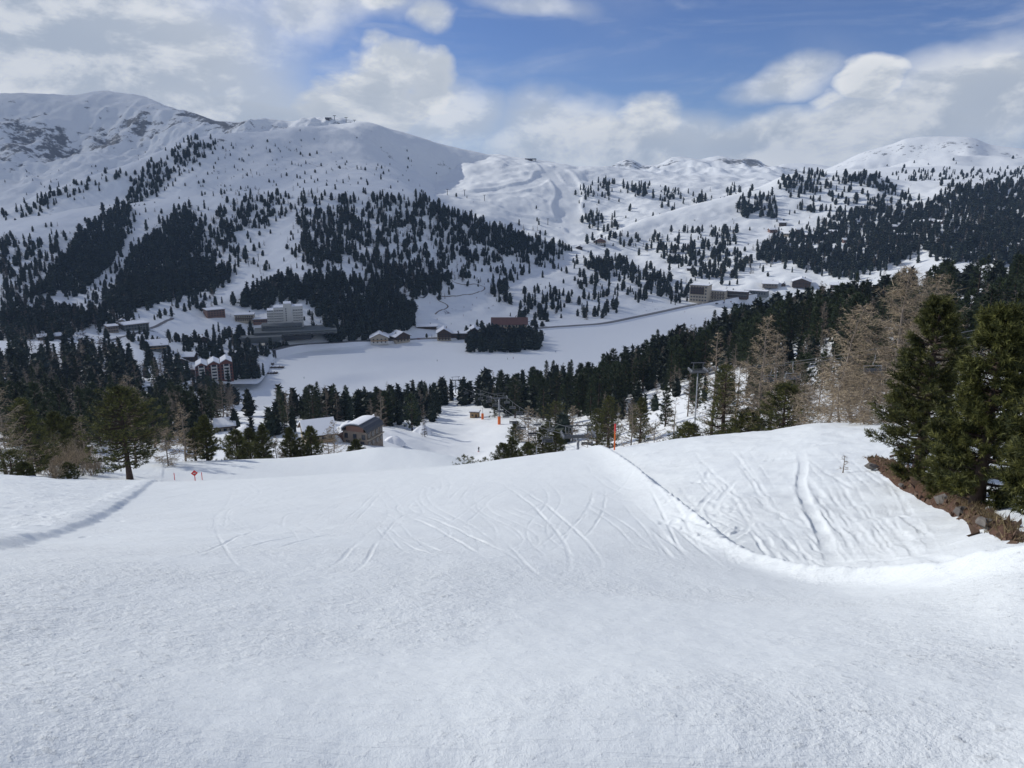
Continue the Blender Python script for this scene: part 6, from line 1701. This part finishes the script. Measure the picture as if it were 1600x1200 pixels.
# ---- people
def person_mesh(pose):
    """one skinned figure; joints in metres, feet at z=0, facing -Y"""
    lean, knee, spread = pose
    J = {'pelvis': (0, 0.06, .88), 'waist': (0, 0.0, 1.05), 'chest': (0, -.08*lean-.02, 1.28), 'neck': (0, -.13*lean-.03, 1.47), 'head': (0, -.16*lean-.05, 1.57), 'crown': (0, -.17*lean-.05, 1.73)}
    for s, n in ((-1, 'l'), (1, 'r')):
        J['hip'+n] = (s*.10, 0.05, .86); J['knee'+n] = (s*(.12+spread*.5), -.10*knee, .50); J['ankle'+n] = (s*(.12+spread), .04, .10); J['toe'+n] = (s*(.13+spread), -.16, .06)
        J['sh'+n] = (s*.19, -.08*lean-.02, 1.40); J['el'+n] = (s*.30, -.08-.1*lean, 1.15); J['ha'+n] = (s*.30, -.34, 1.05)
    E = [('pelvis', 'waist'), ('waist', 'chest'), ('chest', 'neck'), ('neck', 'head'), ('head', 'crown')]
    for n in 'lr': E += [('pelvis', 'hip'+n), ('hip'+n, 'knee'+n), ('knee'+n, 'ankle'+n), ('ankle'+n, 'toe'+n), ('chest', 'sh'+n), ('sh'+n, 'el'+n), ('el'+n, 'ha'+n)]
    rad = {'pelvis': .155, 'waist': .15, 'chest': .175, 'neck': .07, 'head': .105, 'crown': .085}
    for n in 'lr': rad.update({'hip'+n: .105, 'knee'+n: .075, 'ankle'+n: .075, 'toe'+n: .06, 'sh'+n: .085, 'el'+n: .06, 'ha'+n: .05})
    keys = list(J); me = bpy.data.meshes.new('person')
    me.from_pydata([J[k] for k in keys], [(keys.index(a), keys.index(b)) for a, b in E], [])
    o = bpy.data.objects.new('person', me); COL.objects.link(o)
    md = o.modifiers.new('skin', 'SKIN'); md.use_smooth_shade = True
    for i, k in enumerate(keys):
        me.skin_vertices[0].data[i].radius = (rad[k], rad[k]); me.skin_vertices[0].data[i].use_root = (k == 'pelvis')
    ss = o.modifiers.new('sub', 'SUBSURF'); ss.levels = 1; ss.render_levels = 1
    dg = bpy.context.evaluated_depsgraph_get(); ev = o.evaluated_get(dg)
    out = bpy.data.meshes.new_from_object(ev); COL.objects.unlink(o); bpy.data.objects.remove(o)
    return out
def people():
    cloth = [simple('clothes_'+n, c, 0.8, 0.1, 8) for n, c in (('black', (.02, .02, .025)), ('navy', (.02, .035, .09)), ('red', (.30, .03, .03)), ('green', (.05, .10, .05)))]
    base = [person_mesh((0.6, 1.0, 0.0)), person_mesh((1.4, 1.8, 0.05))]
    ms = []
    for i, m in enumerate(base):
        for c in cloth:
            q = m.copy(); q.materials.clear(); q.materials.append(c); ms.append(q)
    helm = MB()
    n, k = 10, 5; VV = []; FF = []
    for a in range(k+1):
        ph = math.pi/2*a/k
        for b in range(n): VV.append((.125*math.cos(ph)*math.cos(2*math.pi*b/n), -.15+.14*math.cos(ph)*math.sin(2*math.pi*b/n), 1.62+.14*math.sin(ph)))
    for a in range(k):
        for b in range(n): FF.append((a*n+b, a*n+(b+1) % n, (a+1)*n+(b+1) % n, (a+1)*n+b))
    hm = helm.add(VV, FF).mesh('helmet', M_STEELD, True)
    sk = [MB().box((s*.13, -.1, .015), (.09, 1.65, .03)).add([(s*.13-.045, -.92, 0), (s*.13+.045, -.92, 0), (s*.13, -1.08, .12), (s*.13, -1.08, .14), (s*.13-.045, -.92, .03), (s*.13+.045, -.92, .03)], [(0, 1, 2), (4, 3, 5), (0, 2, 3, 4), (1, 5, 3, 2)]).mesh('ski', M_REDP) for s in (-1, 1)]
    pl = [MB().tube([(s*.30, -.34, 1.08), (s*.42, -.10, .02)], .012, 5).mesh('ski_pole', M_STEELD) for s in (-1, 1)]
    spots = [(B, 748, 706, 0, 'skier in dark clothes standing on the lower piste', None, 0.4)]
    for i, (x, y) in enumerate([(683, 500), (700, 488), (724, 494), (725, 481), (738, 477), (758, 460), (745, 466), (711, 464), (757, 445), (705, 507), (672, 474), (736, 486)]): spots.append((D, x, y, i % 8, 'tiny skier on the gentle slope above the lakeside inn', 'skiers above the inn', i*1.1))
    for i, (x, y, lab) in enumerate([(683, 565, 'lone walker on the frozen lake, middle of the ice'), (793, 562, 'walker on the ice near the wooded point, left of a pair'), (802, 561, 'walker on the ice near the wooded point, right of a pair'), (868, 551, 'walker on the ice right of the wooded point'), (1080, 499, 'walker on the ice near the right end of the lake'), (475, 592, 'walker on the ice near the left jetties'), (1070, 488, 'walker beside the lake road near the hotels')]):
        spots.append(('L', x, y, (i*3) % 8, lab, None, i*1.7))
    for x, y in [(888, 300), (905, 330), (870, 345), (740, 316), (770, 300), (880, 365)]: spots.append((G, x, y, 1, 'tiny skier on the sunlit pistes', 'skiers on the sunlit pistes', x))
    for sh, x, y, mi, lab, grp, rot in spots:
        if sh == 'L': P = np.array(unproject(x, y, lake_r(x, y)))
        else: P = site(sh, x, y)[0]
        t = empty('person', (P[0], P[1], P[2]+0.03), rot, lab, 'person', grp)
        link(bpy.data.objects.new('body', ms[mi % len(ms)]), t)
        link(bpy.data.objects.new('helmet', hm), t)
        if sh != 'L':
            for q in sk: link(bpy.data.objects.new('ski', q), t)
            for q in pl: link(bpy.data.objects.new('ski_pole', q), t)
people()

def bank_litter():
    """needles, clods and dead grass on the bare bank"""
    g = np.random.default_rng(31)
    ob = bpy.data.objects['soil_bank']; n = len(ob.data.vertices); co = np.empty(n*3, np.float32); ob.data.vertices.foreach_get('co', co); co = co.reshape(-1, 3)
    b = MB()
    for k in range(520):
        p = co[g.integers(90, n-90)] + np.array([g.normal(0, .06), g.normal(0, .06), 0.0]); s = abs(g.normal(0, 0.035))+0.012
        q = [p+g.normal(0, 1, 3)*s for _ in range(5)]
        b.add([q[0]+(0, 0, s), q[1], q[2], q[3], q[4]-(0, 0, s)], [(0, 1, 2), (0, 2, 3), (0, 3, 1), (4, 2, 1), (4, 3, 2), (4, 1, 3)])
    o = b.build('rubble', M_CLOD); o['kind'] = 'stuff'
    P = co[g.integers(90, n-90, 1500)] + np.column_stack([g.normal(0, .07, (1500, 2)), np.zeros(1500)])
    Dr = unit(np.column_stack([g.normal(0, .5, (1500, 2)), np.full(1500, 0.8)]))
    o = link(bpy.data.objects.new('dry_grass', crown_mesh('dry_grass', [tri_blades(P, Dr, 3, 0.16, 0.012, 0.35, g)], M_STRAW))); o['kind'] = 'stuff'
M_CLOD = simple('soil_clods', (0.13, 0.085, 0.06), 0.95, 0.7, 14)
M_STRAW = needle_mat('straw', (0.13, 0.09, 0.045), (0.32, 0.25, 0.13), 0.1)
bank_litter()
# ------------------------------------------------------------------ the air of the valley
def build_haze():
    m = bpy.data.materials.new('valley_air'); m.use_nodes = True
    nt = m.node_tree; nt.nodes.clear()
    o = nt.nodes.new('ShaderNodeOutputMaterial'); v = nt.nodes.new('ShaderNodeVolumePrincipled')
    v.inputs['Color'].default_value = (0.45, 0.66, 1.0, 1); v.inputs['Density'].default_value = HAZE
    v.inputs['Anisotropy'].default_value = 0.2
    nt.links.new(v.outputs[0], o.inputs['Volume'])
    zt = max(float(ob.bound_box[6][2]) for ob in bpy.data.objects if ob.type == 'MESH' and ob.get('kind') == 'structure') + 12
    zb = min(float(v_) for ob in bpy.data.objects if ob.type == 'MESH' and ob.get('kind') == 'structure' for v_ in [min(c[2] for c in ob.bound_box)]) - 1.5
    b = MB().box((0, 2300, (zt+zb)/2), (9600, 6400, zt-zb)).build('haze', m); b['kind'] = 'stuff'
HAZE = 0.75e-4
build_haze()

# ------------------------------------------------------------------ an added cloud out of view, outlined to shade the lake and left slopes
def build_shade_cloud():
    ref = [(300, 880), (220, 1010), (110, 1180), (50, 1350), (-20, 1600), (-300, 2000), (-1000, 2400), (-1800, 2000), (-1500, 900), (-700, 450), (-330, 330), (-170, 470), (60, 570), (300, 740)]  # ground outline to be shaded; the added cloud takes it, shifted sunward
    zc = 950.0; k = (zc+125)/sun_dir[2]
    poly = np.array([(x+sun_dir[0]*k, y+sun_dir[1]*k) for x, y in ref])
    n = 72
    xs = np.linspace(poly[:, 0].min()-120, poly[:, 0].max()+120, n); ys = np.linspace(poly[:, 1].min()-120, poly[:, 1].max()+120, n)
    X, Y = [q.ravel() for q in np.meshgrid(xs, ys, indexing='ij')]
    d, _ = signed_dist(X, Y, np.vstack([poly, poly[:1]])); ins = in_poly(X, Y, [tuple(p) for p in poly])
    d = np.where(ins, np.abs(d), -np.abs(d)) + 55*fbm(X*0.006, Y*0.006, 4)
    t = sstep(-60, 260, d)
    top = zc + 150*t*(0.7+0.5*ridged(X*0.004, Y*0.004, 4)); bot = zc - 40*t - 12*t*fbm(X*0.01, Y*0.01, 3)
    keep = d > -60
    i = (np.arange(n-1)[:, None]*n + np.arange(n-1)[None]).ravel()
    q = np.stack([i, i+n, i+n+1, i+1], 1); q = q[keep[q].all(1)]
    N_ = n*n
    e = {}
    for f in q:
        for a_, b_ in zip(f, np.roll(f, -1)): e[(a_, b_)] = 1
    rim = [(a_, b_) for (a_, b_) in e if (b_, a_) not in e]
    F = [tuple(f) for f in q] + [tuple(f[::-1]+N_) for f in q] + [(b_, a_, a_+N_, b_+N_) for a_, b_ in rim]
    V = np.concatenate([np.stack([X, Y, top], 1), np.stack([X, Y, bot], 1)])
    used, inv = np.unique(np.array(F).ravel(), return_inverse=True)
    m, N, L, b = new_mat('shade_cloud_vapour')
    at = N.new('ShaderNodeAttribute'); at.attribute_name = 'thick'
    b.inputs['Base Color'].default_value = (0.9, 0.92, 0.95, 1); b.inputs['Roughness'].default_value = 1.0; b.inputs['Specular IOR Level'].default_value = 0.0
    L.new(at.outputs['Fac'], b.inputs['Alpha'])
    o = link(bpy.data.objects.new('cloud', mesh_np('cloud', V[used], inv.reshape(-1, 4), m, True, {'thick': np.concatenate([t, t])[used]*SHADE_CLOUD_THICK})))
    o['kind'] = 'stuff'
SHADE_CLOUD_THICK = 0.46
build_shade_cloud()
